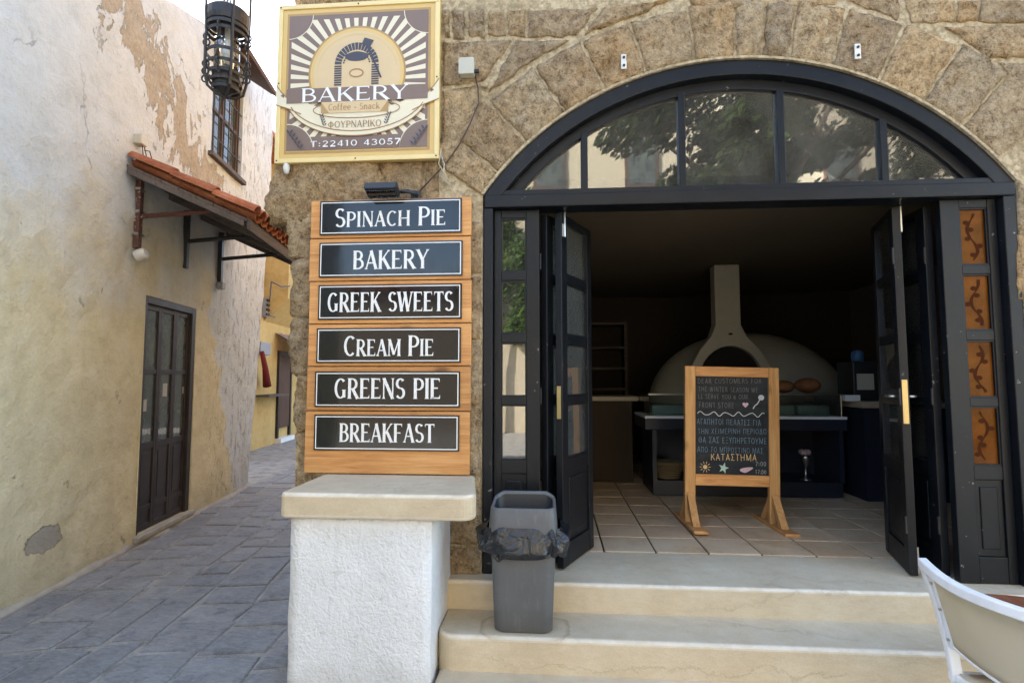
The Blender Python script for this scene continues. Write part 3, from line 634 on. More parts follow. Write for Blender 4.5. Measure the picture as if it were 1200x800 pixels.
for k, (a, b, c, d) in enumerate(QS): quoin(c, d, -.012 if c > -1.8 else -.02, .50, a, b, k+1, amp=.022 if c > -1.8 else .03)
for k, (a, b) in enumerate(((2.60, 3.02), (2.25, 2.58), (1.85, 2.23), (1.45, 1.83), (1.03, 1.43), (.62, 1.01), (.2, .6), (3.03, 3.32), (3.34, 3.75), (3.77, 4.26))):
    x1 = x0o-.012 if b < 2.8 else -.72
    mid = random.uniform(-.95, -.75)
    for p, q in ((-1.09, mid-.01), (mid+.01, x1)):
        stone(quadmap([(p, b), (q, b), (q, a), (p, a)], False), seed=200+k*2, nu=16, nv=13, proud=.012, rough=.016)

# ---------------------------------------------------------------- interior of the shop (parts of the building)
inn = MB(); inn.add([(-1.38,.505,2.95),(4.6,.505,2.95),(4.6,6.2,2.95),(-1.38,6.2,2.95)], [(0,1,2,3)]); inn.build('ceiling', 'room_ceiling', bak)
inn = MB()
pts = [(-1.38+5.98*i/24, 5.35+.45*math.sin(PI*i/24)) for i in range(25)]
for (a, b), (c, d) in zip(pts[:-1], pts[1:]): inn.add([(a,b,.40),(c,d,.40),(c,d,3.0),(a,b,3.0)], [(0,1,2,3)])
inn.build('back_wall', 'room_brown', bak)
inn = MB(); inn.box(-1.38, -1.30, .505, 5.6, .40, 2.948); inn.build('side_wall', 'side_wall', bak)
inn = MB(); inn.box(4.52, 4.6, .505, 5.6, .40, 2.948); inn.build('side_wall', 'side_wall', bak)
fl = MB(); fl.add([(-1.38,.50,.440),(4.6,.50,.440),(4.6,6.2,.440),(-1.38,6.2,.440)], [(0,1,2,3)])
floor = fl.build('floor', 'room_brown', kind='structure'); floor['label'] = 'tiled shop floor inside the bakery'
tm = MB(); T_ = .345
tm.box(-T_/2+.006, T_/2-.006, -T_/2+.006, T_/2-.006, -.012, .008)
t0 = tm.build('floor_tile', 'tile', floor, bevel=.002, seg=1)
first = True
for j in range(14):
    for i in range(-5, 13):
        o = t0 if first else t0.copy()
        if not first: C.objects.link(o); o.parent = floor
        first = False
        o.location = (.33+T_*(i+.5), .505+T_*(j+.5), .442+random.gauss(0, .0006))

# ================================================================ STEPS
st = thing('entrance_steps', 'worn pale limestone steps leading up to the bakery door', 'steps', (1.2, -.4, 0))
def step_poly(x0, x1, yf, yb, r):
    p = [(x0, yb)]+[(x0+r-r*math.cos(R(a)), yf+r-r*math.sin(R(a))) for a in range(0, 91, 10)]+[(x1, yf), (x1, yb)]
    return p
for nm, x0, yf, yb, z0, z1, r_ in (('landing', -.632, -.10, .498, .20, .45, .02), ('step', -.62, -.425, -.06, .06, .29, .11), ('step', -.60, -.80, -.38, -.06, .115, .11)):
    m = MB(); m.prism_z(step_poly(x0, 4.4, yf, yb, r_), z0, z1); m.build(nm, 'limestone', st, bevel=.022, seg=4, smooth=False)
m = MB(); m.box(x0o+.003, x1o-.003, .10, .497, .16, .44); m.build('door_sill', 'limestone', st)

# ================================================================ PLINTH
pl = thing('plinth', 'white roughcast plinth with a pale stone cap under the menu board', 'plinth', (-1, -.3, 0))
def rough_box(x0, x1, y0, y1, z0, z1, n=14):
    bm = bmesh.new(); bmesh.ops.create_cube(bm, size=1); bmesh.ops.subdivide_edges(bm, edges=bm.edges, cuts=n, use_grid_fill=True)
    m = MB()
    for v in bm.verts:
        p = Vector((x0+(v.co.x+.5)*(x1-x0), y0+(v.co.y+.5)*(y1-y0), z0+(v.co.z+.5)*(z1-z0)))
        v.co = p+Vector((fbm(p, 6, 3), fbm(p+Vector((3,1,1)), 6, 3), 0))*.006
    bm.verts.index_update(); m.v = [v.co.copy() for v in bm.verts]; m.f = [[v.index for v in f.verts] for f in bm.faces]; bm.free(); return m
rough_box(-1.345, -.618, -.545, -.02, -.03, .905).build('body', 'roughcast', pl, smooth=True, bevel=0)
m = MB(); m.prism_z([(-1.395, -.008), (-1.395, -.56), (-1.37, -.588)]+[(-.395-.07+.07*math.sin(R(a)), -.588+.07-.07*math.cos(R(a))) for a in range(0, 91, 15)]+[(-.478, -.008)], .903, 1.03)
m.build('cap', 'limestone', pl, bevel=.026, seg=4)
m = MB(); m.box(-.612, -.55, -.12, -.016, .84, .895); m.build('bracket', 'white_plastic', pl, bevel=.004)

# ================================================================ MENU BOARD
YB = -.045
bd = thing('menu_board', 'tall orange pine board with six black plaques on the stone pier', 'signboard', (-1.01, -.02, 1.03))
cuts = [232.5, 278, 328.5, 379, 429, 481.5, 556]
XL, XR = -1.517, -.503
zc = [atY(461, y, YB).z for y in cuts]; zc[-1] = 1.034
for a, b in zip(zc[:-1], zc[1:]):
    m = MB(); xo = random.gauss(0, .003); m.box(XL+xo, XR+xo, YB, -.018, b+.003, a-.003); m.build('plank', 'pine', bd, bevel=.004)
PQ = [((375,234,541,274), 'S^PINACH *P^IE', (393,522,243,265)), ((374,283,542,324), 'BAKERY', (414,502,293,315)), ((373,333,541,374), 'GREEK SWEETS', (384,531,342,365)),
      ((371,384,540,425), 'C^REAM *P^IE', (403,508,393,417)), ((369,435,539,477), 'GREENS PIE', (392,516,443,467)), ((368,486,538,528), 'BREAKFAST', (398,509,496,518))]
for (a, b, c, d), tx, (t0_, t1_, t2_, t3_) in PQ:
    cy = (b+d)/2
    x0, x1 = atY(a, cy, YB-.012).x, atY(c, cy, YB-.012).x; z1, z0 = atY((a+c)/2, b, YB-.012).z, atY((a+c)/2, d, YB-.012).z
    m = MB(); m.box(x0, x1, YB-.014, YB-.001, z0, z1); pq = m.build('plaque', 'plaque_black', bd, bevel=.0015)
    f = YB-.0143; e = .009; t = .006
    m = MB()
    for q in ((x0+e, x1-e, z1-e-t, z1-e), (x0+e, x1-e, z0+e, z0+e+t), (x0+e, x0+e+t, z0+e+t, z1-e-t), (x1-e-t, x1-e, z0+e+t, z1-e-t)):
        m.box(q[0], q[1], f-.0003, f+.0002, q[2], q[3])
    m.build('border', 'white_paint', pq)
    m = MB(); lx0, lx1 = atY(t0_, cy, f).x, atY(t1_, cy, f).x; cx_ = (t0_+t1_)/2
    lettering(m, tx.replace(' ', ' '), lx0, lx1, atY(cx_, t3_, f).z, atY(cx_, t2_, f).z, f-.0005, thick=.27, thin=.135, serif=.10, track=.085)
    m.build('lettering', 'white_paint', pq, fix=False)
    for sx, sz in ((x0+.028, z0+.026), (x1-.028, z0+.026), (x0+.028, z1-.026), (x1-.028, z1-.026)):
        m = MB(); m.prism_y([(sx+.005*math.cos(R(k*45)), sz+.005*math.sin(R(k*45))) for k in range(8)], f-.003, f+.001); m.build('screw', 'iron', pq)

# floodlight above the board
fl_ = thing('floodlight', 'small black floodlight above the top plaque of the menu board', 'lamp', (-1.03, -.1, 2.72))
TF = Matrix.Translation((-1.03, -.13, 2.742)) @ Matrix.Rotation(R(-24), 4, 'X')
m = MB(TF); m.prism_y([(-.10, -.02), (-.09, -.03), (.09, -.03), (.10, -.02), (.10, .018), (-.10, .018)], -.055, .035)
hs = m.build('housing', 'dark_plastic', fl_, bevel=.006)
m = MB(TF); m.box(-.086, .086, -.045, .025, -.034, -.0305); m.build('lens', 'clear_glass', hs)
for k in range(7):
    m = MB(TF); m.box(-.085+.026*k, -.078+.026*k, -.035, .03, .0185, .03); m.build('fin', 'dark_plastic', hs)
m = MB(); m.tube([(-.93, -.10, 2.742), (-.885, -.085, 2.75), (-.86, -.055, 2.748), (-.845, -.028, 2.742)], .013, 8); m.build('arm', 'dark_plastic', fl_, smooth=True)
m = MB(); m.box(-.885, -.825, -.03, -.012, 2.715, 2.775); m.build('base_plate', 'dark_plastic', fl_, bevel=.004)

# ================================================================ BAKERY SIGN
sg = thing('bakery_sign', 'square gold framed bakery sign with a brown sunburst print high on the wall', 'sign', (-1.25, -.03, 2.98))
c0, c1, c2, c3 = atY(322, 190, -.05), atY(516, 188.5, -.05), atY(514.5, 0, -.05), atY(328, 6.5, -.05)
SX0, SX1, SZ0, SZ1 = (c0.x+c3.x)/2, (c1.x+c2.x)/2, (c0.z+c1.z)/2, (c2.z+c3.z)/2
SW, SH = SX1-SX0, SZ1-SZ0
def sp(u, v): return (SX0+u*SW, SZ0+v*SH)
def srect(u0, u1, v0, v1): return [sp(u0, v0), sp(u1, v0), sp(u1, v1), sp(u0, v1)]
SY = -.052
m = MB(); m.box(SX0, SX1, SY, -.018, SZ0, SZ1); panel = m.build('panel', 'sign_gold', sg, bevel=.002)
lay = [0]
def sflat(name, mat, polys, dz=None):
    lay[0] += 1; y = SY-.0006*lay[0]; m = MB()
    for p in polys: m.flat(p, y)
    return m.build(name, mat, panel, fix=False)
def ringp(t0_, t1_):                                # four bars of a rectangular ring
    return [srect(t0_, 1-t0_, 1-t1_, 1-t0_), srect(t0_, 1-t0_, t0_, t1_), srect(t0_, t1_, t1_, 1-t1_), srect(1-t1_, 1-t0_, t1_, 1-t1_)]
fr = MB()
for p in ringp(0, .028): fr.prism_y(p, SY-.009, SY-.0001)
fr.build('frame', 'sign_gold_light', sg, bevel=.003)
sflat('gold_band', 'sign_gold_dark', ringp(.055, .07))
sflat('ground', 'sign_brown', [srect(.07, .93, .075, .93)])
# rays
RC = (.5, .50); rays = []; u0, u1, v0, v1 = .085, .915, .16, .90; nr = 44
def hit(a):
    dx, dz = math.cos(a), math.sin(a); t = 9
    if dx > 1e-9: t = min(t, (u1-RC[0])/dx)
    if dx < -1e-9: t = min(t, (u0-RC[0])/dx)
    if dz > 1e-9: t = min(t, (v1-RC[1])/dz)
    if dz < -1e-9: t = min(t, (v0-RC[1])/dz)
    return RC[0]+dx*t, RC[1]+dz*t
for k in range(nr):
    a0, a1 = 2*PI*k/nr, 2*PI*(k+.5)/nr
    p = [(RC[0]+.15*math.cos(a0), RC[1]+.15*math.sin(a0)), hit(a0), hit(a1), (RC[0]+.15*math.cos(a1), RC[1]+.15*math.sin(a1))]
    rays.append([sp(*q) for q in p])
sflat('rays', 'cream_paint', rays)
def fan(cx, cy, r_, a0, a1, n=20): return [sp(cx, cy)]+[sp(cx+r_*math.cos(R(a0+(a1-a0)*i/n)), cy+r_*math.sin(R(a0+(a1-a0)*i/n))) for i in range(n+1)]
cor = [fan(.07, .93, .145, -90, 0), fan(.93, .93, .145, 180, 270), fan(.07, .075, .165, 0, 90), fan(.93, .075, .165, 90, 180)]
for q in (fan(.07, .93, .150, -90, 0), fan(.93, .93, .150, 180, 270), fan(.07, .075, .170, 0, 90), fan(.93, .075, .170, 90, 180)): sflat('corner_line', 'cream_paint', [q]); lay[0] -= 1
lay[0] += 1
for q in cor: sflat('corner', 'sign_brown', [q]); lay[0] -= 1
lay[0] += 1
sflat('base_band', 'sign_brown', [srect(.235, .765, .076, .158)])
def disc(cx, cy, r_, n=48, a0=0, a1=360): return [sp(cx+r_*math.cos(R(a0+(a1-a0)*i/n)), cy+r_*math.sin(R(a0+(a1-a0)*i/n))) for i in range(n if a1-a0 == 360 else n+1)]
def dome(r_): 
    a = math.degrees(math.asin((.546-.455)/r_)); return disc(.497, .546, r_, 40, -a, 180+a)
sflat('medallion_rim', 'sign_gold_dark', [dome(.300)]); sflat('medallion_ring', 'sign_gold', [dome(.288)]); sflat('medallion', 'sign_tan', [dome(.268)])
sflat('medallion_line', 'sign_gold', [[sp(*a), sp(*b), sp(*c), sp(*d)] for a, b, c, d in [((.497+.245*math.cos(t), .546+.245*math.sin(t)), (.497+.25*math.cos(t), .546+.25*math.sin(t)), (.497+.25*math.cos(t+.07), .546+.25*math.sin(t+.07)), (.497+.245*math.cos(t+.07), .546+.245*math.sin(t+.07))) for t in [R(10)+.07*i for i in range(40)]]])
# oven drawing: brick arch of separate bricks, dark mouth, peel
br = []
for k in range(17):
    a = R(4+k*10.3); b = R(4+k*10.3+8.6)
    br.append([sp(.495+.094*math.cos(a), .60+.094*math.sin(a)), sp(.495+.136*math.cos(a), .60+.140*math.sin(a)), sp(.495+.136*math.cos(b), .60+.140*math.sin(b)), sp(.495+.094*math.cos(b), .60+.094*math.sin(b))])
for sx in (-1, 1):
    for k in range(9):
        z = .588-k*.0145; br.append([sp(*q) for q in ((.495+sx*.092-.0, z), (.495+sx*.137, z), (.495+sx*.137, z+.0105), (.495+sx*.092, z+.0105))][::(1 if sx > 0 else -1)])
for k in range(15):
    a = R(8+k*11.2); b = R(8+k*11.2+8); br.append([sp(.495+.076*math.cos(a), .60+.070*math.sin(a)), sp(.495+.086*math.cos(a), .60+.084*math.sin(a)), sp(.495+.086*math.cos(b), .60+.084*math.sin(b)), sp(.495+.076*math.cos(b), .60+.070*math.sin(b))])
sflat('oven_bricks', 'sign_ink', br)
sflat('oven_mouth', 'sign_ink', [[sp(.495+.072*math.cos(t)*(1+.08*math.sin(5*t)), .652+.03*math.sin(t)) for t in [2*PI*i/24 for i in range(24)]]])
sflat('oven_sill', 'sign_umber', [[sp(.495+.045*math.cos(t), .548+.028*math.sin(t)) for t in [2*PI*i/16 for i in range(16)]]])
sflat('oven_hearth', 'sign_tan', [[sp(.495+.037*math.cos(t), .546+.020*math.sin(t)) for t in [2*PI*i/16 for i in range(16)]]])
sflat('peel', 'sign_ink', [[sp(.525, .728), sp(.575, .705), sp(.600, .748), sp(.542, .768)], [sp(.556, .713), sp(.570, .708), sp(.652, .512), sp(.640, .509)]])
# ribbon and name band
def ell(cx, cy, rx, ry, a0, a1, n=24): return [(cx+rx*math.cos(R(a0+(a1-a0)*i/n)), cy+ry*math.sin(R(a0+(a1-a0)*i/n))) for i in range(n+1)]
lo = ell(.5, .40, .43, .245, 195, 345); hi = ell(.5, .44, .36, .13, 350, 190)
for q in ([sp(*p) for p in lo+hi], [sp(*p) for p in ((.0, .365), (.085, .335), (.16, .30), (.155, .37), (.07, .40), (.0, .49))], [sp(*p) for p in ((1.0, .365), (1.0, .49), (.93, .40), (.845, .37), (.84, .30), (.915, .335))]): sflat('ribbon', 'cream_paint', [q])
lay[0] += 1; m = MB(); y = SY-.0006*lay[0]
for pts in (lo, ell(.5, .43, .43, .245, 200, 340), ell(.5, .32, .265, .055, 120, 420), [(0, .365), (.085, .335), (.16, .30)], [(1, .365), (.915, .335), (.84, .30)], [(.0, .49), (.035, .44), (.07, .405), (.15, .372)], [(1., .49), (.965, .44), (.93, .405), (.85, .372)]):
    ribbon(m, [sp(*p) for p in pts], .006*SW, y); y -= .0001
m.build('ribbon_outline', 'sign_umber', panel, fix=False)
sflat('ribbon_tab', 'sign_brown', [[sp(.03, .42), sp(.052, .405), sp(.052, .435)][::-1], [sp(.97, .42), sp(.948, .405), sp(.948, .435)]])
sflat('name_band', 'sign_brown', [srect(.068, .932, .368, .458)])
sflat('coffee_box', 'sign_tan', [srect(.285, .695, .298, .368)])
sflat('coffee_fold', 'sign_gold_dark', [[sp(.285, .368), sp(.285, .300), sp(.335, .298)], [sp(.695, .368), sp(.645, .298), sp(.695, .300)]])
lay[0] += 1
for tx, mt_, q, o in (('BAKERY', 'white_paint', (.16, .368, .812, .462), dict(thick=.27, thin=.12, serif=.17, track=.06)), ('T:22410 43057', 'white_paint', (.225, .088, .772, .130), dict(thick=.30, thin=.16, serif=.14, track=.12)),
                    ('Coffee - Snack', 'sign_umber', (.330, .312, .645, .357), dict(thick=.22, thin=.13, serif=.07, track=.07)), ('ΦOYPNAPIKO', 'sign_umber', (.330, .203, .655, .250), dict(thick=.22, thin=.13, serif=.08, track=.10))):
    m = MB(); a, b = sp(q[0], q[1]), sp(q[2], q[3]); lettering(m, tx, a[0], b[0], a[1]+.003, b[1]-.003, SY-.0006*lay[0], **o); m.build('lettering', mt_, panel, fix=False)
wh = []
for cx, cy, dr in ((.135, .105, -1), (.875, .105, 1), (.30, .235, -.45), (.69, .235, .45)):
    s_ = .055 if abs(dr) == 1 else .035
    for k in range(5):
        px, pz = cx+dr*s_*.30*(k-1.5), cy+s_*.42*k-(.02 if abs(dr) == 1 else .015)
        for sd_ in (-1, 1):
            dx, dz = sd_*s_*.42, s_*.5; wh.append([sp(px, pz), sp(px+dx*.75-dz*.12*sd_, pz+dz*.35), sp(px+dx, pz+dz), sp(px+dx*.3, pz+dz*.75)][::sd_])
sflat('wheat_print', 'sign_ink', wh)
for u_, v_ in ((.5, .985), (.985, .985), (.985, .5), (.985, .015), (.5, .015), (.015, .985), (.015, .5), (.015, .015)):
    a, b = sp(u_, v_); m = MB(); m.prism_y([(a+.005*math.cos(R(k*45)), b+.005*math.sin(R(k*45))) for k in range(8)], SY-.012, SY-.008); m.build('screw', 'iron', sg)
# ================================================================ SHOPFRONT
sf = thing('arched_shopfront', 'black painted arched shopfront with fanlight and folding glazed doors', 'shopfront', (AX, .1, .45))
def ring(r0, r1, y0, y1, zc_):
    def a(r_): return math.asin(max(-1, min(1, (zc_-AZ)/r_)))
    n = 48; m = MB(); vs = []
    for r_, y in ((r1, y0), (r0, y0), (r0, y1), (r1, y1)):
        a0 = a(r_)
        for i in range(n+1):
            t = a0+(PI-2*a0)*i/n; vs.append((AX+r_*math.cos(t), y, AZ+r_*math.sin(t)))
    N = n+1; fs = []
    for k in range(4):
        for i in range(n): fs.append((k*N+i, k*N+i+1, ((k+1) % 4)*N+i+1, ((k+1) % 4)*N+i))
    fs += [(0, N, 2*N, 3*N), (n, 3*N+n, 2*N+n, N+n)]
    m.add(vs, fs); return m
ZT0, ZT1 = 2.665, 2.778
ring(1.805, 1.897, .012, .15, 2.74).build('arch_frame', 'black_paint', sf, bevel=.006)
ring(1.8985, 1.914, -.004, .02, 2.75).build('mortar_seal', 'mortar', sf)
ring(1.742, 1.806, .070, .14, 2.74).build('arch_bead', 'black_paint', sf, bevel=.005)
m = MB(); m.box(x0o+.008, x1o-.008, .004, .155, ZT0, ZT1-.035); m.box(x0o+.02, x1o-.02, .018, .145, ZT1-.0355, ZT1); m.build('transom', 'black_paint', sf, bevel=.006)
mx = [.197, .801, 1.397, 1.994]
for x in mx:
    m = MB(); m.box(x-.021, x+.021, .065, .135, ZT1-.002, AZ+math.sqrt(1.76**2-(x-AX)**2)); m.build('mullion', 'black_paint', sf, bevel=.005)
edges = [AX-math.sqrt(1.75**2-(ZT1-AZ)**2)]+mx+[AX+math.sqrt(1.75**2-(ZT1-AZ)**2)]
for a, b in zip(edges[:-1], edges[1:]):
    xs_ = [a+(b-a)*i/14 for i in range(15)]
    top = [(x, AZ+math.sqrt(max(0, 1.75**2-(x-AX)**2))) for x in xs_]
    poly = [(a, ZT1-.004), (b, ZT1-.004)]+[p for p in top[::-1] if p[1] > ZT1]
    m = MB(); m.prism_y(poly, .098, .103); m.build('fanlight_pane', 'dusty_glass', sf)
for x0, x1 in ((x0o+.004, x0o+.062), (x1o-.075, x1o-.004)):
    m = MB(); m.box(x0, x1, .010, .15, .452, ZT0-.001); m.build('jamb', 'black_paint', sf, bevel=.005)
PZ = [(2.272, 2.612), (1.887, 2.217), (1.498, 1.828), (1.11, 1.445)]
def glazed(F, W, z0, z1, px0, px1, th, parent, name, glass, label=None, pz=PZ, y0=0):
    """a timber leaf in frame F: stiles, rails, four panes over a raised panel"""
    m = MB(F); m.box(0, px0, y0, y0+th, z0, z1); m.box(px1, W, y0, y0+th, z0, z1)
    zs = [z1]+[v for a, b in pz for v in (b, a)]+[1.03, .60, z0]
    for t, b in zip(zs[0::2], zs[1::2]): m.box(px0, px1, y0+.002, y0+th-.002, b, t)
    leaf = m.build(name, 'black_paint', parent, bevel=.004, label=label)
    for a, b in pz:
        m = MB(F); m.box(px0-.004, px1+.004, y0+th/2-.0025, y0+th/2+.0025, a-.004, b+.004); m.build('pane', glass, leaf)
        m = MB(F)
        for q in ((px0, px1, b-.008, b), (px0, px1, a, a+.008), (px0, px0+.008, a+.008, b-.008), (px1-.008, px1, a+.008, b-.008)): m.box(q[0], q[1], y0+.008, y0+th/2-.003, q[2], q[3])
        m.build('glazing_bead', 'black_paint', leaf)
    m = MB(F); m.box(px0-.003, px1+.003, y0+.014, y0+th-.014, .598, 1.032); m.box(px0+.03, px1-.03, y0+.007, y0+th-.007, .64, .99); m.build('kick_panel', 'black_paint', leaf, bevel=.006)
    return leaf
F0 = Matrix.Translation((0, .055, 0))
xa, xb = x0o+.065, -.088
glazed(Matrix.Translation((xa, .06, 0)), xb-xa, .455, ZT0-.002, -.327-xa, -.170-xa, .05, sf, 'side_panel', 'panel_glass', 'narrow fixed panel with clear panes left of the door')
xa, xb = 2.285, x1o-.078
rp = glazed(Matrix.Translation((xa, .06, 0)), xb-xa, .455, ZT0-.002, 2.392-xa, 2.548-xa, .05, sf, 'side_panel', 'amber', 'narrow fixed panel with four amber painted panes right of the door')
for k, (a, b) in enumerate(PZ):                     # scroll painting on the amber panes
    m = MB(); cx = 2.470; n = 26
    pts = [(cx+.030*math.sin(t*2*PI*1.15+k)*(1-.3*t), a+.03+(b-a-.06)*t) for t in [i/n for i in range(n+1)]]
    ribbon(m, pts, lambda s: .006+.014*abs(math.sin(s*PI*2.3+k)), .0815, .0001)
    for q in range(5):
        t = .15+.17*q; x, z = pts[int(t*n)]; s_ = 1 if q % 2 else -1
        m.flat([(x+.035*s_*math.cos(w_)*.5+.02*s_, z+.014*math.sin(w_)) for w_ in [2*PI*i/10 for i in range(10)]], .0812-.0001*q)
    m.build('scroll_painting', 'amber_dark', rp, fix=False)
LH = ZT0-.012
def leaf(p0, p1, label):
    F = rot_frame(p0, p1); W = math.hypot(p1[0]-p0[0], p1[1]-p0[1])
    return F, W, glazed(F, W, .462, LH, .085, W-.075, .045, sf, 'door_leaf', 'leaf_glass_sheen', label, y0=-.0225)
FL, WL, la = leaf((.030, .10), (.245, .56), 'left door leaf standing open into the shop')
FB, WB, lb = leaf((-.062, .13), (.185, .60), 'left door leaf folded behind the other one')
FR, WR, ra = leaf((2.085, .14), (2.235, .63), 'right door leaf with a brass lock plate on its edge')
FH, WH, rb = leaf((2.272, .15), (2.300, .66), 'right door leaf folded back against the side panel')
m = MB(FR); m.box(-.004, .0, -.014, .014, 1.34, 1.60); m.build('lock_plate', 'brass', ra)
m = MB(FR); m.tube([(.05, -.023, 1.50), (.05, -.065, 1.50), (.13, -.068, 1.50)], .009, 8); m.tube([(.05, .023, 1.50), (.05, .065, 1.50), (.13, .068, 1.50)], .009, 8); m.build('handle', 'steel', ra, smooth=True)
m = MB(FR); m.box(.01, .05, -.03, -.023, .56, .62); m.tube([(.03, -.032, .47), (.03, -.032, .62)], .006, 6); m.build('bolt', 'steel', ra)
m = MB(FR); m.box(.01, .05, -.03, -.023, 2.50, 2.58); m.tube([(.03, -.032, 2.50), (.03, -.032, 2.66)], .006, 6); m.build('bolt', 'steel', ra)
m = MB(FL); m.box(.01, .05, -.03, -.023, 2.50, 2.58); m.tube([(.03, -.032, 2.50), (.03, -.032, 2.66)], .006, 6); m.build('bolt', 'steel', la)
m = MB(FL); m.box(-.004, 0, -.013, .013, 1.36, 1.56); m.build('lock_plate', 'brass', la)
for F_, lf in ((FL, la), (FB, lb), (FR, ra), (FH, rb)):
    for z in (.75, 1.5, 2.35):
        m = MB(F_); m.tube([((WL-.002) if lf is la else .0, .026, z-.05), ((WL-.002) if lf is la else .0, .026, z+.05)], .007, 6); m.build('hinge', 'iron', lf)

# wall fittings
jb = thing('junction_box', 'small beige junction box on the stone beside the bakery sign', 'junction box', atY(547, 88, -.01))
p = atY(547, 79, -.05)
m = MB(); m.box(p.x-.046, p.x+.046, -.062, -.010, p.z-.05, p.z+.05); b_ = m.build('box', 'beige_plastic', jb, bevel=.006)
m = MB(); m.box(p.x-.049, p.x+.049, -.072, -.0615, p.z-.053, p.z+.053); m.build('lid', 'beige_plastic', jb, bevel=.004)
m = MB(); m.tube([(p.x+.046, -.035, p.z-.02), (p.x+.075, -.035, p.z-.02)], .013, 8); m.build('gland', 'dark_plastic', jb)
m = MB(); m.tube([atY(*q, -.022) for q in ((557,90),(560,103),(561,121),(551,145),(538,170),(524,190),(508,207),(490,226))], .0045, 6); tag(m.build('lamp_cable', 'cable_brown', smooth=True), 'thin brown cable running down the stone to the floodlight', 'cable')
for k, pts in enumerate((((517,178),(519,190),(521,200),(517,207),(524,215),(530,221)), ((516,182),(521,192),(519,204),(522,213),(529,217)), ((517,174),(514,192),(520,202),(524,208),(518,214)))):
    m = MB(); m.tube([atY(*q, -.03-.006*k) for q in pts], .0035, 6); o = m.build('loose_cable', 'cable_cream', smooth=True)
    tag(o, ('longest pale loose cable below the right corner of the bakery sign', 'middle pale loose cable below the right corner of the bakery sign', 'pale loose cable starting highest beside the right corner of the bakery sign')[k], 'cable', 'loose cables below the bakery sign')
for px, py, lb_ in ((731, 73, 'small white metal clip on the stone left of the arch top'), (1005, 61, 'small white metal clip on the stone right of the arch top')):
    q = atY(px, py, -.02); t = thing('wall_clip', lb_, 'bracket', (q.x, -.01, q.z-.05), group='clips above the arch')
    m = MB(); m.box(q.x-.017, q.x+.017, -.025, -.015, q.z-.045, q.z+.048); m.build('plate', 'white_plastic', t, bevel=.002)
    for dz in (-.025, .026):
        m = MB(); m.tube([(q.x, -.032, q.z+dz), (q.x, -.024, q.z+dz)], .008, 8); m.build('screw', 'iron', t)
q = atY(568, 100, -.02); m = MB(); m.lathe([(.018, -.012), (.024, 0), (.018, .012)], (q.x, -.015, q.z), 10); tag(m.build('stone_peg', 'mortar', smooth=True), 'round pale knob in the stone right of the junction box', 'peg')
q = atY(337, 197, -.03); m = MB(); m.lathe([(.006, -.045), (.014, -.038), (.021, -.01), (.019, .012), (.010, .03), (.006, .036)], (q.x, -.045, q.z), 12)
tag(m.build('insulator', 'white_plastic', smooth=True), 'white ceramic insulator under the lower left corner of the bakery sign', 'insulator')

# ================================================================ WASTE BIN
bn = thing('waste_bin', 'grey plastic waste bin with a black liner on the lower step', 'bin', (-.17, -.275, .29))
def bz(z): return .29+(z-.29)*.87
def sect(w_, d, r_, z, cy=-.275, cx=-.168, n=8): return [Vector((x, y, bz(z))) for x, y in rrect(w_, d, r_, n, cx, cy)]
m = MB(); m.loft([sect(.285, .195, .045, .292), sect(.305, .212, .05, .300), sect(.316, .222, .05, .45), sect(.335, .24, .05, .70), sect(.350, .255, .05, .86)], (True, False))
m.loft([sect(.338, .243, .045, .86), sect(.29, .20, .045, .33)], (False, True)); m.build('body', 'bin_plastic', bn, smooth=True)
def lidring(w_, d, r_, z, amp):
    return [Vector((p.x, p.y, bz(z)+amp*((1-((p.x+.168)/(w_/2))**2)*(1.0+.8*(p.y+.275)/(d/2))+.5+.5*(p.y+.275)/(d/2)))) for p in sect(w_, d, r_, z, n=10)]
def dens(rng_): return rng_
m = MB(); m.loft([lidring(.362, .268, .05, .865, 0), lidring(.362, .268, .05, .90, 0), lidring(.345, .252, .05, 1.012, .022), lidring(.338, .245, .05, 1.022, .024), lidring(.318, .225, .045, 1.021, .024), lidring(.312, .219, .045, 1.008, .022)], (False, False))
m.build('lid', 'bin_plastic', bn, smooth=True)
m = MB(); m.loft([lidring(.311, .218, .045, 1.007, .022), lidring(.30, .20, .045, .95, .01), lidring(.27, .17, .04, .88, 0), lidring(.24, .14, .04, .82, 0)], (False, True)); m.build('inner_bag', 'dark_plastic', bn, smooth=True)
rings = []
N = 120
for k, (off, z) in enumerate(((.004, .905), (.012, .885), (.022, .865), (.030, .835), (.034, .80), (.026, .775), (.018, .765), (.004, .80))):
    base = []
    for i in range(N):
        a = 2*PI*i/N; ca, sa = math.cos(a), math.sin(a)
        x = math.copysign(abs(ca)**.35, ca)*.178; y = math.copysign(abs(sa)**.35, sa)*.130
        rn = fbm((ca*1.5, sa*1.5, k*.22), 1.5, 3)
        sag = .075*max(0, fbm((ca*1.1+3, sa*1.1, .4), 1.6, 2))+.035*max(0, -sa)*(1-abs(ca))
        flare = .055*max(0, abs(ca)-.72)*6*(1 if k in (2, 3, 4, 5) else .35)
        o_ = off*(1+1.4*rn)+flare*.5
        base.append(Vector((-.168+x+ca*o_, -.275+y+sa*o_, bz(z)-(sag if k > 1 else sag*.1)*min(1, k/4)+.012*rn)))
    rings.append(base)
m = MB(); m.loft(rings, (False, False)); m.build('bin_liner', 'bag', bn, smooth=True, sub=1)

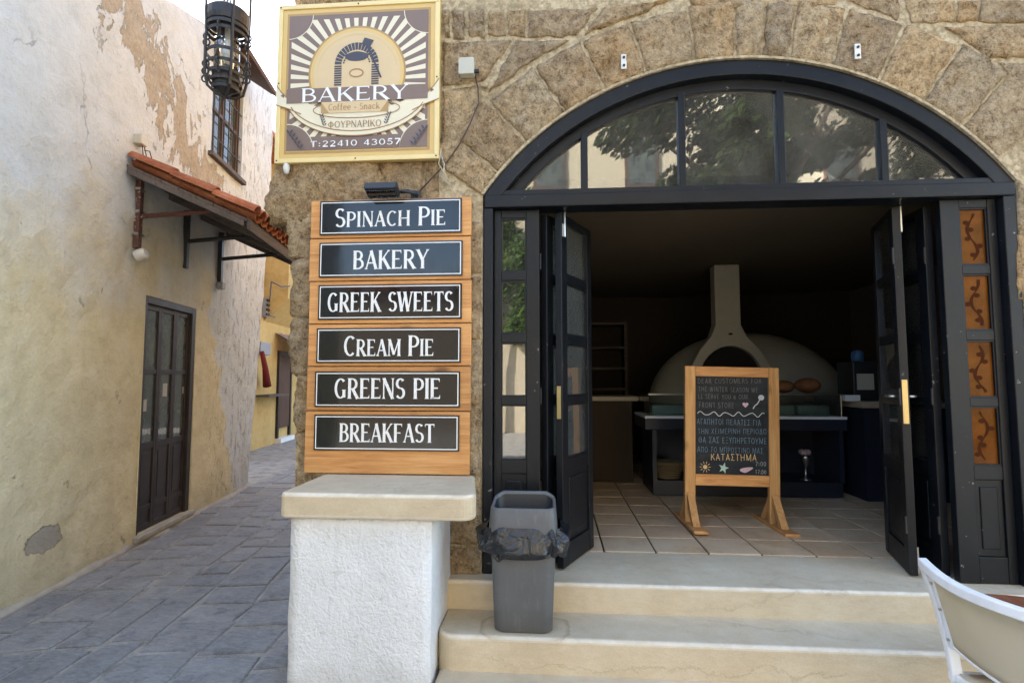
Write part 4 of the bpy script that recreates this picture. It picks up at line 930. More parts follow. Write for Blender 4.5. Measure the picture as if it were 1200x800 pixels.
# ================================================================ CHALKBOARD STAND
cb = thing('chalkboard_stand', 'pine framed chalkboard stand on the shop floor with chalk writing', 'chalkboard', (1.43, 1.22, .45))
CF = Matrix.Translation((1.392, 1.22, .458)) @ Matrix.Rotation(R(3.0), 4, 'Z') @ Matrix.Rotation(R(1.3), 4, 'Y')
m = MB(CF); m.box(-.372, -.290, -.022, .022, .02, 1.245); m.build('post', 'pine_v', cb, bevel=.004)
m = MB(CF); m.box(.290, .372, -.022, .022, .02, 1.245); m.build('post', 'pine_v', cb, bevel=.004)
m = MB(CF); m.box(-.2895, .2895, -.021, .021, 1.165, 1.244); m.build('rail', 'pine', cb, bevel=.004)
m = MB(CF); m.box(-.2895, .2895, -.021, .021, .305, .392); m.build('rail', 'pine', cb, bevel=.004)
m = MB(CF); m.box(-.2895, .2895, -.006, .010, .3925, 1.1645); slate_ = m.build('slate_board', 'chalkboard', cb)
for sx in (-1, 1):
    x = sx*.331
    m = MB(CF); m.prism_z([(x-.055, -.30), (x+.055, -.30), (x+.045, .30), (x-.045, .30)], -.003, .022); m.build('foot', 'pine', cb, bevel=.006)
    for sy in (-1, 1):
        m = MB(CF); y0, y1 = sy*.19, sy*.023
        m.add([(x-.028, y0, .023), (x+.028, y0, .023), (x+.028, y0-sy*.06, .023), (x-.028, y0-sy*.06, .023), (x-.028, y1, .25), (x+.028, y1, .25), (x+.028, y1, .16), (x-.028, y1, .16)],
              [(0,1,2,3), (4,5,6,7), (0,1,5,4), (2,3,7,6), (0,3,7,4), (1,2,6,5)]); m.build('brace', 'pine_v', cb, bevel=.003)
def chalk(name, mat, lines):
    for tx, x0, x1, z0, z1, wd in lines:
        m = MB(CF); lettering(m, tx, x0, x1, z0, z1, -.0066, thick=wd, thin=wd, serif=0, track=.16, jit=.025, slope=random.gauss(.006, .01))
        m.build(name, mat, slate_, fix=False, kind='stuff')
chalk('chalk_writing', 'chalk_faint', [('DEAR CUSTOMERS FOR', -.27, .24, 1.105, 1.145, .13), ('THE WINTER SEASON WE', -.265, .21, 1.045, 1.082, .13), ('LL SERVE YOU @ OUR', -.265, .13, .985, 1.022, .13), ('FRONT STORE', -.26, .02, .915, .957, .14)])
chalk('chalk_writing', 'chalk_blue', [('AΓAΠHTOI ΠEΛATEΣ ΓIA', -.275, .23, .782, .826, .13), ('THN XEIMEPINH ΠEPIOΔO', -.268, .275, .707, .748, .13), ('ΘA ΣAΣ EΞYΠHPETOYME', -.262, .275, .637, .683, .14), ('AΠO TO MΠPOΣTINO MAΣ', -.27, .245, .563, .606, .13)])
chalk('chalk_writing', 'chalk_orange', [('KATAΣTHMA', -.165, .195, .500, .552, .17)])
chalk('chalk_writing', 'chalk_white', [('7:00', .185, .27, .465, .498, .13), ('17:00', .185, .27, .403, .436, .13)])
m = MB(CF); n = 60; ribbon(m, [(-.27+.53*i/n, .868+.014*math.sin(i/n*2*PI*5.3)+.004*math.sin(i*.9)) for i in range(n+1)], .006, -.0066); m.build('chalk_wave', 'chalk_white', slate_, fix=False)
m = MB(CF); pts = [(.110+.024*(abs(math.sin(t))**3)*math.copysign(1, math.sin(t)), .945+.0020*(13*math.cos(t)-5*math.cos(2*t)-2*math.cos(3*t)-math.cos(4*t))*.75) for t in [2*PI*i/24 for i in range(24)]]; m.flat(pts, -.0067); m.build('chalk_heart', 'chalk_pink', slate_, fix=False)
m = MB(CF); m.flat([(-.21+.017*math.cos(t), .447+.017*math.sin(t)) for t in [2*PI*i/14 for i in range(14)]], -.0067)
for k in range(10):
    a = 2*PI*k/10; ribbon(m, [(-.21+.025*math.cos(a), .447+.025*math.sin(a)), (-.21+.044*math.cos(a), .447+.044*math.sin(a))], .004, -.0068)
m.build('chalk_sun', 'chalk_orange', slate_, fix=False)
m = MB(CF); star = [(-.065+(.042 if k % 2 == 0 else .018)*math.cos(R(75+36*k)), .442+(.046 if k % 2 == 0 else .018)*math.sin(R(75+36*k))) for k in range(10)]
for k in range(10): m.add([(-.065, -.0068, .442), (star[k][0], -.0068, star[k][1]), (star[(k+1) % 10][0], -.0068, star[(k+1) % 10][1])], [(0,1,2)])
m.build('chalk_star', 'chalk_green', slate_, fix=False)
m = MB(CF); m.flat([(.115+.048*math.cos(t)+.012*math.sin(2*t), .432+.020*math.sin(t)+.010*math.cos(t)) for t in [2*PI*i/18 for i in range(18)]], -.0067); m.build('chalk_shell', 'chalk_pink', slate_, fix=False)
m = MB(CF); m.flat([(.235+.024*math.cos(t), 1.005+.022*math.sin(t)) for t in [2*PI*i/12 for i in range(12)]], -.0067); ribbon(m, [(.225, .99), (.205, .955), (.185, .94), (.17, .915)], .008, -.0068); m.build('chalk_flower', 'chalk_white', slate_, fix=False)

# ================================================================ INSIDE THE SHOP
dc = thing('display_counter', 'dark display counter with a low glass case on top behind the chalkboard', 'counter', (1.87, 2.6, .45))
m = MB(); m.box(.90, 2.83, 2.27, 3.0, 1.105, 1.215); ct = m.build('counter_band', 'case_navy', dc, bevel=.004)
m = MB(); m.box(.90, 2.83, 2.262, 3.0, 1.2155, 1.24); m.build('white_ledge', 'tray_white', dc, bevel=.003)
m = MB(); m.box(.98, 2.80, 2.33, 2.98, .452, .60); m.build('base_shelf', 'case_navy', dc, bevel=.004)
m = MB(); m.box(.98, 2.80, 2.85, 2.98, .601, 1.104); m.build('back_panel', 'case_navy', dc)
for x in (.975, 2.765):
    m = MB(); m.box(x, x+.04, 2.30, 2.85, .602, 1.104); m.build('side_panel', 'case_navy', dc)
for q in ((.95, 2.80, 2.30, 2.306, 1.241, 1.452), (.95, .956, 2.307, 2.93, 1.241, 1.452), (2.794, 2.80, 2.307, 2.93, 1.241, 1.452), (.95, 2.80, 2.30, 2.94, 1.4525, 1.458)):
    m = MB(); m.box(*q); m.build('glass', 'clear_glass', dc)
m = MB(); m.box(.945, 2.805, 2.293, 2.2995, 1.447, 1.462); m.build('glass_trim', 'steel', dc)
for a, b, mt in ((1.0, 1.55, 'tray_teal_sheen'), (1.60, 2.1, 'tray_teal_sheen'), (2.15, 2.42, 'tray_teal_sheen'), (2.45, 2.76, 'tray_teal_sheen')):
    m = MB(); m.box(a, b, 2.45, 2.88, 1.2405, 1.34); m.build('tray', mt, dc, bevel=.01)  # teal in the tray colour stands in for pale reflections on the case glass
bk = thing('wicker_basket', 'small wicker basket on the shelf under the display counter', 'basket', (1.16, 2.5, .60))
m = MB(); m.lathe([(.11, 0), (.145, .13), (.15, .17), (.135, .17), (.10, .02)], (1.16, 2.48, .602), 18); m.build('bowl', 'basket', bk, smooth=True)
for k in range(9):
    m = MB(); z = .615+k*.018; r_ = .116+.0045*k; m.tube([(1.16+r_*math.cos(2*PI*j/20), 2.48+r_*math.sin(2*PI*j/20), z) for j in range(20)], .009, 6, close=True); m.build('weave_band', 'basket', bk, smooth=True)
cu = thing('goblet', 'pinkish goblet on the shelf under the right of the display counter', 'goblet', (2.50, 2.44, .60))
m = MB(); m.lathe([(.05, 0), (.05, .01), (.012, .03), (.010, .12), (.03, .16), (.055, .22), (.058, .25), (.045, .24)], (2.50, 2.44, .602), 16); m.build('cup', 'steel', cu, smooth=True)
m = MB()
for k in range(7): m.lathe([(.004, -.03), (.026, 0), (.02, .02), (.004, .03)], (2.50+.035*math.cos(k*.9), 2.44+.035*math.sin(k*.9), .875), 8)
m.build('flowers', 'pinkish', cu, smooth=True)
ov = thing('bread_oven', 'domed plaster bread oven with a white hood and chimney', 'oven', (2.1, 3.8, .45))
m = MB(); rg = []
for i in range(13):
    t = i/12*PI/2; rg.append([Vector((2.50+1.24*math.cos(t)*math.cos(a), 4.12+.80*math.cos(t)*math.sin(a), 1.30+.92*math.sin(t))) for a in [2*PI*j/36 for j in range(36)]])
m.loft(rg, (False, False)); m.build('dome', 'oven_white', ov, smooth=True)
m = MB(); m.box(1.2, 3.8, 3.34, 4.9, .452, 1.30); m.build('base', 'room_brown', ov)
poly = [(2.40, 1.50)]+[(2.05+.37*math.cos(R(a)), 1.55+.44*math.sin(R(a))) for a in range(0, 181, 12)]+[(1.70, 1.50), (1.55, 1.50), (1.58, 1.72), (1.70, 1.95), (1.83, 2.10), (1.885, 2.24), (1.885, 2.948), (2.175, 2.948), (2.175, 2.24), (2.24, 2.10), (2.38, 1.95), (2.52, 1.72), (2.56, 1.50)]
m = MB(); m.prism_y(poly[::-1], 3.22, 3.40); m.build('hood', 'oven_white', ov, bevel=.01)
m = MB(); m.prism_y([(2.05+.42*math.cos(R(a)), 1.50+.50*math.sin(R(a))) for a in range(0, 181, 12)], 3.30, 3.335); m.build('mouth', 'oven_mouth', ov)
m = MB(); m.lathe([(.022, 0), (.022, .02)], (2.05, 3.21, 2.12), 10); m.build('vent', 'oven_mouth', ov)
bc = thing('back_counter', 'dark back counter with a beige top left of the oven', 'counter', (.1, 3.1, .45))
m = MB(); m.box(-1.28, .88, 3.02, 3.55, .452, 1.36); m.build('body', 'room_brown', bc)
m = MB(); m.box(-1.29, .95, 2.98, 3.58, 1.3605, 1.41); m.build('worktop', 'counter_top', bc, bevel=.005)
sh = thing('shelf_rack', 'dark shelving unit against the back wall on the left', 'shelf', (.6, 4.9, .45))
for x in (.22, 1.02):
    m = MB(); m.box(x, x+.04, 4.7, 5.1, .452, 2.44); m.build('upright', 'weathered_board', sh)
for z in (1.45, 1.75, 2.05, 2.40):
    m = MB(); m.box(.2605, 1.0195, 4.7, 5.1, z, z+.03); m.build('shelf', 'weathered_board', sh)
rc = thing('side_counter', 'dark side counter with a pale top by the right hand door', 'counter', (3.6, 2.4, .45))
m = MB(); m.box(2.95, 4.5, 2.20, 2.85, .452, 1.33); m.build('body', 'case_navy', rc)
m = MB(); m.box(2.93, 4.51, 2.18, 2.87, 1.3305, 1.39); m.build('worktop', 'counter_top', rc, bevel=.005)
m = MB(); m.box(3.02, 3.18, 2.42, 2.43, 1.50, 1.66); tag(m.build('price_card', 'paper'), 'white printed card on the machine by the right hand counter', 'card')
m = MB(); m.box(2.99, 3.30, 2.435, 2.75, 1.391, 1.78); tag(m.build('card_machine', 'dark_plastic', bevel=.01), 'black machine standing on the right hand counter', 'machine')
m = MB(); m.lathe([(.05, 0), (.06, .06), (.055, .10), (.02, .12)], (3.10, 2.55, 1.781), 14); tag(m.build('blue_jar', 'blue_glaze', smooth=True), 'small blue jar on top of the black machine', 'jar')
for x, y, r_, lb_ in ((2.44, 2.75, .11, 'round brown loaf on the display case beside the chalkboard'), (2.70, 2.78, .13, 'larger round brown loaf at the right end of the display case')):
    m = MB(); rg = []
    for i in range(9):
        t = PI*i/8; rg.append([Vector((x+r_*math.sin(t)*(1+.08*math.cos(6*a))*math.cos(a), y+r_*math.sin(t)*(1+.08*math.cos(6*a))*math.sin(a), 1.459+r_*.62*(1-math.cos(t)))) for a in [2*PI*j/24 for j in range(24)]])
    m.loft(rg, (False, False)); tag(m.build('bread_loaf', 'crust', smooth=True), lb_, 'bread', 'loaves on the display case')
m = MB(); m.box(2.84, 2.98, 2.30, 2.42, 1.391, 1.45); tag(m.build('napkin_box', 'tray_white', bevel=.004), 'small white box at the left end of the right hand counter', 'box')

# ================================================================ CHAIR AND TABLE ON THE STREET
ch = thing('patio_chair', 'white metal patio chair with a cream sling back at the foot of the steps', 'chair', (1.65, -1.19, 0))
YN, YF2 = -1.43, -.92                               # right hand and left hand uprights
def upright(y):
    return [(1.615, y, .02), (1.60, y, .25), (1.585, y, .42), (1.567, y, .545), (1.535, y, .70), (1.487, y, .858)]
for y in (YF2, YN):
    pts = upright(y); m = MB()
    rg = []
    for i, p in enumerate(pts):
        a = Vector(pts[max(0, i-1)]); b = Vector(pts[min(len(pts)-1, i+1)]); t = (b-a).normalized(); nx = Vector((t.z, 0, -t.x))
        w_, d = .013, .021
        rg.append([Vector(p)+Vector((0, sy*w_, 0))+nx*sx*d for sx, sy in ((-1,-1), (1,-1), (1,1), (-1,1))])
    m.loft(rg); up = m.build('back_leg', 'white_metal', ch, bevel=.006, seg=3)
    s_ = 1 if y == YF2 else -1
    m = MB(); rg = []
    for i, p in enumerate(pts[3:]): rg.append([Vector(p)+Vector((dx, -s_*.014+sy, 0)) for dx, sy in ((-.014, 0), (.014, 0), (.014, -s_*.022), (-.014, -s_*.022))])
    m.loft(rg); m.build('sling_rail', 'white_metal', up, bevel=.004)
    for z, x in ((.585, 1.560), (.70, 1.535), (.80, 1.507)):
        m = MB(); m.tube([(x-.012, y-s_*.026, z-.004), (x-.021, y-s_*.026, z-.006)], .006, 8); m.build('bolt', 'steel', up)
m = MB(); rg = []
for i in range(17):
    t = i/16; y = YF2+.013+(YN-YF2-.026)*t; s_ = math.sin(PI*t)
    c = Vector((1.484-.045*s_, y, .864-.012*s_)); rg.append([c+Vector(q) for q in ((-.018, 0, -.018), (.018, 0, -.018), (.018, 0, .018), (-.018, 0, .018))])
m.loft(rg); m.build('top_rail', 'white_metal', ch, bevel=.006, seg=3)
m = MB(); rows_ = []
for j in range(9):
    v = j/8; z = .555+(.842-.555)*v; xb_ = 1.566+(1.492-1.566)*v
    rows_.append([Vector((xb_-.030*math.sin(PI*i/16)*(1-.2*v), YF2-.018+(YN-YF2+.036)*i/16, z)) for i in range(17)])
m.loft(rows_, (False, False), close=False); sl = m.build('sling_back', 'sling', ch, smooth=True); b_ = sl.modifiers.new('th', 'SOLIDIFY'); b_.thickness = .004
m = MB(); m.tube([(1.566-.030*math.sin(PI*i/16), YF2-.02+(YN-YF2+.04)*i/16, .552) for i in range(17)], .008, 8); m.build('lower_rod', 'white_metal', ch, smooth=True)
for y in (YF2, YN):
    m = MB(); m.box(1.56, 2.0, y-.014, y+.014, .41, .445); m.build('seat_rail', 'white_metal', ch, bevel=.005)
    m = MB(); m.box(1.975, 2.005, y-.0135, y+.0135, .005, .4095); m.build('front_leg', 'white_metal', ch, bevel=.005)
for x in (1.585, 1.985):
    m = MB(); m.box(x-.012, x+.012, YN+.0145, YF2-.0145, .415, .44); m.build('cross_rail', 'white_metal', ch, bevel=.004)
m = MB(); rows_ = [[Vector((1.585+.41*i/10, YF2-.016+(YN-YF2+.032)*j/10, .447-.022*math.sin(PI*j/10))) for i in range(11)] for j in range(11)]
m.loft(rows_, (False, False), close=False); sl = m.build('sling_seat', 'sling', ch, smooth=True); b_ = sl.modifiers.new('th', 'SOLIDIFY'); b_.thickness = .004
tb = thing('round_table', 'round brown wooden table half hidden behind the patio chair', 'table', (1.97, -.96, 0))
m = MB(); m.lathe([(.385, .598), (.40, .603), (.40, .618), (.39, .625)], (1.97, -.96, 0), 40); m.build('tabletop', 'table_wood', tb)
m = MB(); m.lathe([(.028, .02), (.028, .597)], (2.08, -.99, 0), 14); m.build('column', 'iron', tb, smooth=True)
m = MB(); m.lathe([(.20, -.004), (.20, .010), (.03, .025)], (2.08, -1.05, 0), 24); m.build('base', 'iron', tb)
# ================================================================ LEFT HOUSE
lh = thing('plastered_house', 'old house with flaking white and ochre plaster along the left of the alley', 'house', tuple(LF.translation), math.atan2(.9835, -.1812))
def roofz(u):
    P_ = [(-5, 5.2), (.6, 5.2), (1.68, 5.62), (2.64, 5.97), (3.77, 6.34), (4.46, 6.43), (4.80, 6.42), (5.0, 6.30), (5.2, 6.1)]
    for (a, b), (c, d) in zip(P_[:-1], P_[1:]):
        if a <= u <= c: return b+(d-b)*(u-a)/(c-a)
    return 5.2
DU0, DU1, DZ0, DZ1 = 1.575, 2.655, .085, 2.445
WU0, WU1, WZ0, WZ1 = 2.86, 3.84, 4.46, 5.80
def uend(z): return 4.50+.55*min(1, z/3.8)
def gridl(a, b, st, extra):
    n = int((b-a)/st); s_ = sorted(set([round(a+(b-a)*i/n, 4) for i in range(n+1)]))
    for e in extra:
        s_ = [v for v in s_ if abs(v-e) > st*.4 or v in extra]+[e]
    return sorted(set(s_))
us = gridl(-4.5, 5.06, .11, [DU0, DU1, WU0, WU1]); zs_ = gridl(-.03, 6.5, .11, [DZ0, DZ1, WZ0, WZ1])
def wpt(u, z):
    zz = min(z, roofz(u)); uu = u if u < 4 else 4+(u-4)*(uend(zz)-4)/1.06
    ed = min(1, 4*min([abs(u-e) for e in (DU0, DU1, WU0, WU1)]))
    bul = fbm((u, 0, z), .9, 3)*.03+fbm((u, 3, z), 3.5, 3)*.010
    flare = .05*max(0, .5-z)**1.2
    return Vector((uu, -bul*(.35+.65*ed)-flare, zz))
m = MB(LF); idx = {}
for i, u in enumerate(us):
    for j, z in enumerate(zs_): idx[i, j] = len(m.v); m.v.append(wpt(u, z))
for i in range(len(us)-1):
    for j in range(len(zs_)-1):
        cu_, cz = (us[i]+us[i+1])/2, (zs_[j]+zs_[j+1])/2
        if DU0 < cu_ < DU1 and DZ0 < cz < DZ1: continue
        if WU0 < cu_ < WU1 and WZ0 < cz < WZ1: continue
        if zs_[j] >= max(roofz(us[i]), roofz(us[i+1])): continue
        m.f.append([idx[i, j], idx[i+1, j], idx[i+1, j+1], idx[i, j+1]])
def reveal(m, u0, u1, z0, z1, d):
    for a, b in (((u0, z0), (u0, z1)), ((u0, z1), (u1, z1)), ((u1, z1), (u1, z0)), ((u1, z0), (u0, z0))):
        p, q = wpt(*a), wpt(*b); m.add([p, q, (q.x, d, q.z), (p.x, d, p.z)], [(0,1,2,3)])
reveal(m, DU0, DU1, DZ0, DZ1, .10); reveal(m, WU0, WU1, WZ0, WZ1, .12)
# far end wall, top and back
e_ = [wpt(5.06, z) for z in zs_ if z < 6.3]
for a, b in zip(e_[:-1], e_[1:]): m.add([a, b, b+Vector((.1, 2.6, 0)), a+Vector((.1, 2.6, 0))], [(0,1,2,3)])
tp = [wpt(u, 9) for u in us]
for a, b in zip(tp[:-1], tp[1:]): m.add([a, b, b+Vector((0, 4.0, -.2)), a+Vector((0, 4.0, -.2))], [(3,2,1,0)])
m.add([(-4.5, 0, 0), (-4.5, 4, 0), (-4.5, 4, 5.2), (-4.5, 0, 5.2)], [(0,1,2,3)]); m.add([(-4.5, 4, 0), (5.0, 4, 0), (5.0, 4, 6.0), (-4.5, 4, 5.0)], [(0,1,2,3)])
m.build('wall', 'plaster', lh, smooth=False, fix=True)
m = MB(LF)
for i in range(70):
    u = -4.0+i*.124; 
m = MB(LF); n = 90; top = []; rg = []
for i in range(n+1):
    u = -3.5+8.0*i/n; w_ = .02+.07*abs(fbm((u, 1, 0), 2.3, 4)); y = wpt(min(u, 5.0), .05).y; uu = min(u, 4.48)
    rg.append([Vector((uu, y+.02, -.02)), Vector((uu, y-w_, -.02)), Vector((uu, y-w_*.8, .012+.01*abs(fbm((u, 4, 0), 4, 2)))), Vector((uu, y+.02, .05+.03*abs(fbm((u, 2, 0), 3, 3))))])
m.loft(rg); m.build('footing', 'fresh_mortar', lh, smooth=True)
# house door: three columns of two panes over a panel
m = MB(LF); y0, y1 = .035, .085
m.box(DU0, DU0+.05, .0, .09, DZ0, DZ1-.002); m.box(DU1-.085, DU1-.001, .0, .09, DZ0, DZ1-.002); m.box(DU0+.051, DU1-.086, .0, .09, DZ1-.075, DZ1-.002)
hd = m.build('door', 'brown_paint', lh, bevel=.004, label='dark brown glazed door with six panes')
a, b = DU0+.052, DU1-.087; cw = (b-a)/3
for k in range(3):
    c0_, c1_ = a+cw*k, a+cw*(k+1); st_ = .042
    m = MB(LF); yo = .03
    m.box(c0_+.001, c0_+st_, yo, yo+.04, DZ0+.005, DZ1-.077); m.box(c1_-st_, c1_-.001, yo, yo+.04, DZ0+.005, DZ1-.077)
    for z0, z1 in ((DZ1-.13, DZ1-.077), (1.66, 1.71), (.90, .965), (.28, .335), (DZ0+.005, DZ0+.06)): m.box(c0_+st_, c1_-st_, yo+.002, yo+.038, z0, z1)
    lf = m.build('leaf', 'brown_paint', hd, bevel=.003)
for k in range(3):
    c0_, c1_ = a+cw*k+.04, a+cw*(k+1)-.04
    for z0, z1 in ((.963, 1.662), (1.708, DZ1-.128)):
        m = MB(LF); m.box(c0_, c1_, .048, .052, z0, z1); m.build('pane', 'old_pane', hd)
    m = MB(LF); m.box(c0_, c1_, .042, .060, .333, .902); m.box(c0_+.03, c1_-.03, .036, .0415, .37, .86); m.build('lower_panel', 'brown_paint', hd, bevel=.005)
    m = MB(LF); m.box(c0_, c1_, .042, .060, DZ0+.058, .282); m.build('lower_panel', 'brown_paint', hd)
for k, q in enumerate(((.04, .14, 1.28, 1.40), (.42, .53, 1.42, 1.56), (.85, .93, 1.44, 1.52))):
    m = MB(LF); m.box(a+q[0]+.02, a+q[1], .0465, .0475, q[2], q[3]); m.build('notice', 'paper', hd)
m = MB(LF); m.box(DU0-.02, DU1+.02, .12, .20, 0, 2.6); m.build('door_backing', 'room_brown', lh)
m = MB(LF); m.box(DU0-.05, DU1+.05, -.055, .09, .03, DZ0-.002); m.build('door_sill', 'fresh_mortar', lh, bevel=.01)
# window with an iron grille and a wooden hood
m = MB(LF); 
for q in ((WU0, WU0+.055, WZ0, WZ1), (WU1-.055, WU1, WZ0, WZ1), (WU0+.056, WU1-.056, WZ0, WZ0+.06), (WU0+.056, WU1-.056, WZ1-.06, WZ1), ((WU0+WU1)/2-.03, (WU0+WU1)/2+.03, WZ0+.061, WZ1-.061), (WU0+.056, (WU0+WU1)/2-.031, 5.1, 5.15), ((WU0+WU1)/2+.031, WU1-.056, 5.1, 5.15)): m.box(q[0], q[1], .06, .11, q[2], q[3])
wd_ = m.build('window', 'shutter', lh, bevel=.003)
m = MB(LF); m.box(WU0+.05, WU1-.05, .085, .09, WZ0+.05, WZ1-.05); m.build('pane', 'old_pane', wd_)
for k in range(6):
    x = WU0+.09+k*.16; m = MB(LF); m.tube([(x, .02, WZ0), (x, .02, WZ1)], .009, 6); m.build('bar', 'iron', wd_)
for z in (4.72, 5.05, 5.4): m = MB(LF); m.tube([(WU0, .018, z), (WU1, .018, z)], .009, 6); m.build('bar', 'iron', wd_)
m = MB(LF); m.box(WU0-.06, WU1+.06, -.06, .10, WZ0-.06, WZ0-.002); m.build('sill', 'weathered_board', wd_, bevel=.005)
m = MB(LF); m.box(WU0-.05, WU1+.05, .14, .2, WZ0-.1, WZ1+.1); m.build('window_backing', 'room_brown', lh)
m = MB(LF); m.add([(2.78, 0, 6.05), (3.98, 0, 6.05), (3.98, -.42, 5.78), (2.78, -.42, 5.78), (2.78, 0, 6.10), (3.98, 0, 6.10), (3.98, -.44, 5.82), (2.78, -.44, 5.82)], [(0,1,2,3), (4,5,6,7), (0,1,5,4), (1,2,6,5), (2,3,7,6), (3,0,4,7)]); m.build('window_hood', 'old_wood', lh)

# tiled canopy over the house door
cn = thing('tiled_canopy', 'lean-to canopy of red roof tiles on iron brackets over the house door', 'canopy', tuple(LF @ Vector((2.3, 0, 3.2))), math.atan2(.9835, -.1812))
CU0, CU1, CWd, CZ0, CZ1 = 1.15, 3.45, 1.10, 3.62, 3.13
def cp(u, w_, dz=0): return Vector((u, -w_, CZ0+(CZ1-CZ0)*w_/CWd+dz))
nb = 7
for k in range(nb):                                  # boards of the soffit, run along the wall
    w0, w1 = .0+CWd*k/nb+.003, CWd*(k+1)/nb-.003
    m = MB(LF); m.add([cp(CU0, w0, -.03), cp(CU1, w0, -.03), cp(CU1, w1, -.03), cp(CU0, w1, -.03), cp(CU0, w0), cp(CU1, w0), cp(CU1, w1), cp(CU0, w1)], [(0,1,2,3), (4,5,6,7), (0,1,5,4), (1,2,6,5), (2,3,7,6), (3,0,4,7)])
    m.build('soffit_board', 'weathered_board', cn, bevel=.002)
for u in (CU0+.001, 1.9, 2.65, CU1-.055):
    m = MB(LF); m.add([cp(u, .01, -.085), cp(u+.05, .01, -.085), cp(u+.05, CWd-.03, -.085), cp(u, CWd-.03, -.085), cp(u, .01, -.031), cp(u+.05, .01, -.031), cp(u+.05, CWd-.03, -.031), cp(u, CWd-.03, -.031)], [(0,1,2,3), (4,5,6,7), (0,1,5,4), (1,2,6,5), (2,3,7,6), (3,0,4,7)])
    m.build('rafter', 'weathered_board', cn)
m = MB(LF); m.add([cp(CU0, CWd+.001, -.10), cp(CU1, CWd+.001, -.10), cp(CU1, CWd+.025, -.10), cp(CU0, CWd+.025, -.10), cp(CU0, CWd+.001, .01), cp(CU1, CWd+.001, .01), cp(CU1, CWd+.025, .01), cp(CU0, CWd+.025, .01)], [(0,1,2,3), (4,5,6,7), (0,1,5,4), (1,2,6,5), (2,3,7,6), (3,0,4,7)]); m.build('eaves_board', 'weathered_board', cn)
def tile_mesh(up):
    m = MB(); L_ = .42; rg = []
    for s_, rr in ((0, .075), (1, .088)):
        out = [Vector((rr*math.cos(R(a)), -s_*L_, (rr if up else rr*.8)*math.sin(R(a))*(1 if up else -1))) for a in range(0, 181, 22)]
        inn_ = [Vector((p.x*.84, p.y, p.z*.84)) for p in out[::-1]]; rg.append(out+inn_)
    m.loft(rg); return m
t_up = None; sl_ = math.atan2(CZ1-CZ0, CWd)
for kind in (0, 1):
    base = None
    for k in range(15):
        u = CU0+.06+k*.158+(.079 if kind else 0)
        if u > CU1-.02: continue
        for r_ in range(3):
            w_ = .005+r_*.385
            if base is None:
                base = tile_mesh(kind == 0).build('roof_tile', 'terracotta', None); o = base
                o.data = base.data
            else: o = base.copy(); C.objects.link(o)
            o.parent = cn; p = cp(u+random.gauss(0, .006), w_, (.075 if kind == 0 else .078)+.012*r_*0)
            loc = WM[cn].inverted() @ LF @ p
            o.location = loc; o.rotation_euler = (-sl_+random.gauss(0, .01)-.03, 0, random.gauss(0, .02))
for k, u in enumerate((1.33, 2.28, 3.20)):
    m = MB(LF); m.box(u-.03, u+.03, -.055, -.004, 2.86, 3.52); bk_ = m.build('bracket_post', 'rust_metal' if k == 0 else 'iron', cn, bevel=.003)
    m = MB(LF); m.tube([(u, -.05, 3.17), (u, -.74, 3.25)], .024, 4, flat=1.0); m.build('bracket_arm', 'rust_metal' if k == 0 else 'iron', cn)
for z in (2.98, 3.2, 3.42): m = MB(LF); m.box(1.285, 1.375, -.06, -.002, z, z+.025); m.build('strap', 'steel', cn)
dl = thing('door_lamp', 'small round white lamp under the near canopy bracket', 'lamp', tuple(LF @ Vector((1.33, -.05, 2.78))), 0)
TL = LF @ Matrix.Translation((1.33, -.07, 2.80)) @ Matrix.Rotation(R(65), 4, 'X')
m = MB(TL); m.lathe([(.05, -.05), (.055, -.045), (.055, .03), (.04, .05)], (0, 0, 0), 18); m.build('shade', 'white_plastic', dl, smooth=False, bevel=.004)
m = MB(TL); m.lathe([(.04, -.049), (.035, -.058), (.01, -.064)], (0, 0, 0), 16); m.build('lens', 'steel', dl, smooth=True)
wb = thing('wall_socket_box', 'old white cable box with loose wires on the plaster above the canopy', 'junction box', tuple(LF @ Vector((1.29, 0, 3.85))), 0)
m = MB(LF); m.box(1.24, 1.345, -.075, .02, 3.86, 3.955); m.build('box', 'beige_plastic', wb, bevel=.01)
for k, pts in enumerate((((1.30, 3.86), (1.32, 3.78), (1.36, 3.70)), ((1.33, 3.87), (1.37, 3.80), (1.40, 3.72)), ((1.34, 3.83), (1.43, 3.86), (1.47, 3.80), (1.45, 3.68)))):
    m = MB(LF); m.tube([(u, -.05, z) for u, z in pts], .005, 6); m.build('wire', 'cable_brown', wb, smooth=True)
m = MB(LF); m.tube([(3.16, -.03, 2.84), (3.16, -.03, 2.80)], .035, 10); m.box(3.14, 3.235, -.09, .0, 2.77, 2.86); tag(m.build('cable_box', 'meter_grey', bevel=.006), 'little grey box at the foot of the far canopy bracket', 'junction box')

# ================================================================ LANTERN
ln_p = atY(266, 60, .25); LX, LY, LZ = ln_p.x, ln_p.y, ln_p.z
lt = thing('street_lantern', 'black wrought iron cage lantern hanging over the alley', 'lantern', (LX, LY, LZ-.4))
def hoop(z, r_, h=.024, t=.005, n=28):
    m = MB(); rg = [[Vector((LX+(r_+a)*math.cos(w_), LY+(r_+a)*math.sin(w_), z+b)) for a, b in ((0, 0), (t, 0), (t, h), (0, h))] for w_ in [2*PI*j/n for j in range(n)]]
    rg.append(rg[0]); m.loft(rg, (False, False)); return m
m = MB(); m.lathe([(.115, .17), (.135, .175), (.140, .21), (.140, .27), (.125, .285), (.03, .30), (.03, .31)], (LX, LY, LZ), 28); m.build('canopy', 'iron', lt)
for dz, r_ in ((.14, .130), (.095, .124), (-.055, .124), (-.135, .120), (-.20, .112), (-.25, .10), (-.30, .085)): hoop(LZ+dz, r_).build('hoop', 'iron', lt)
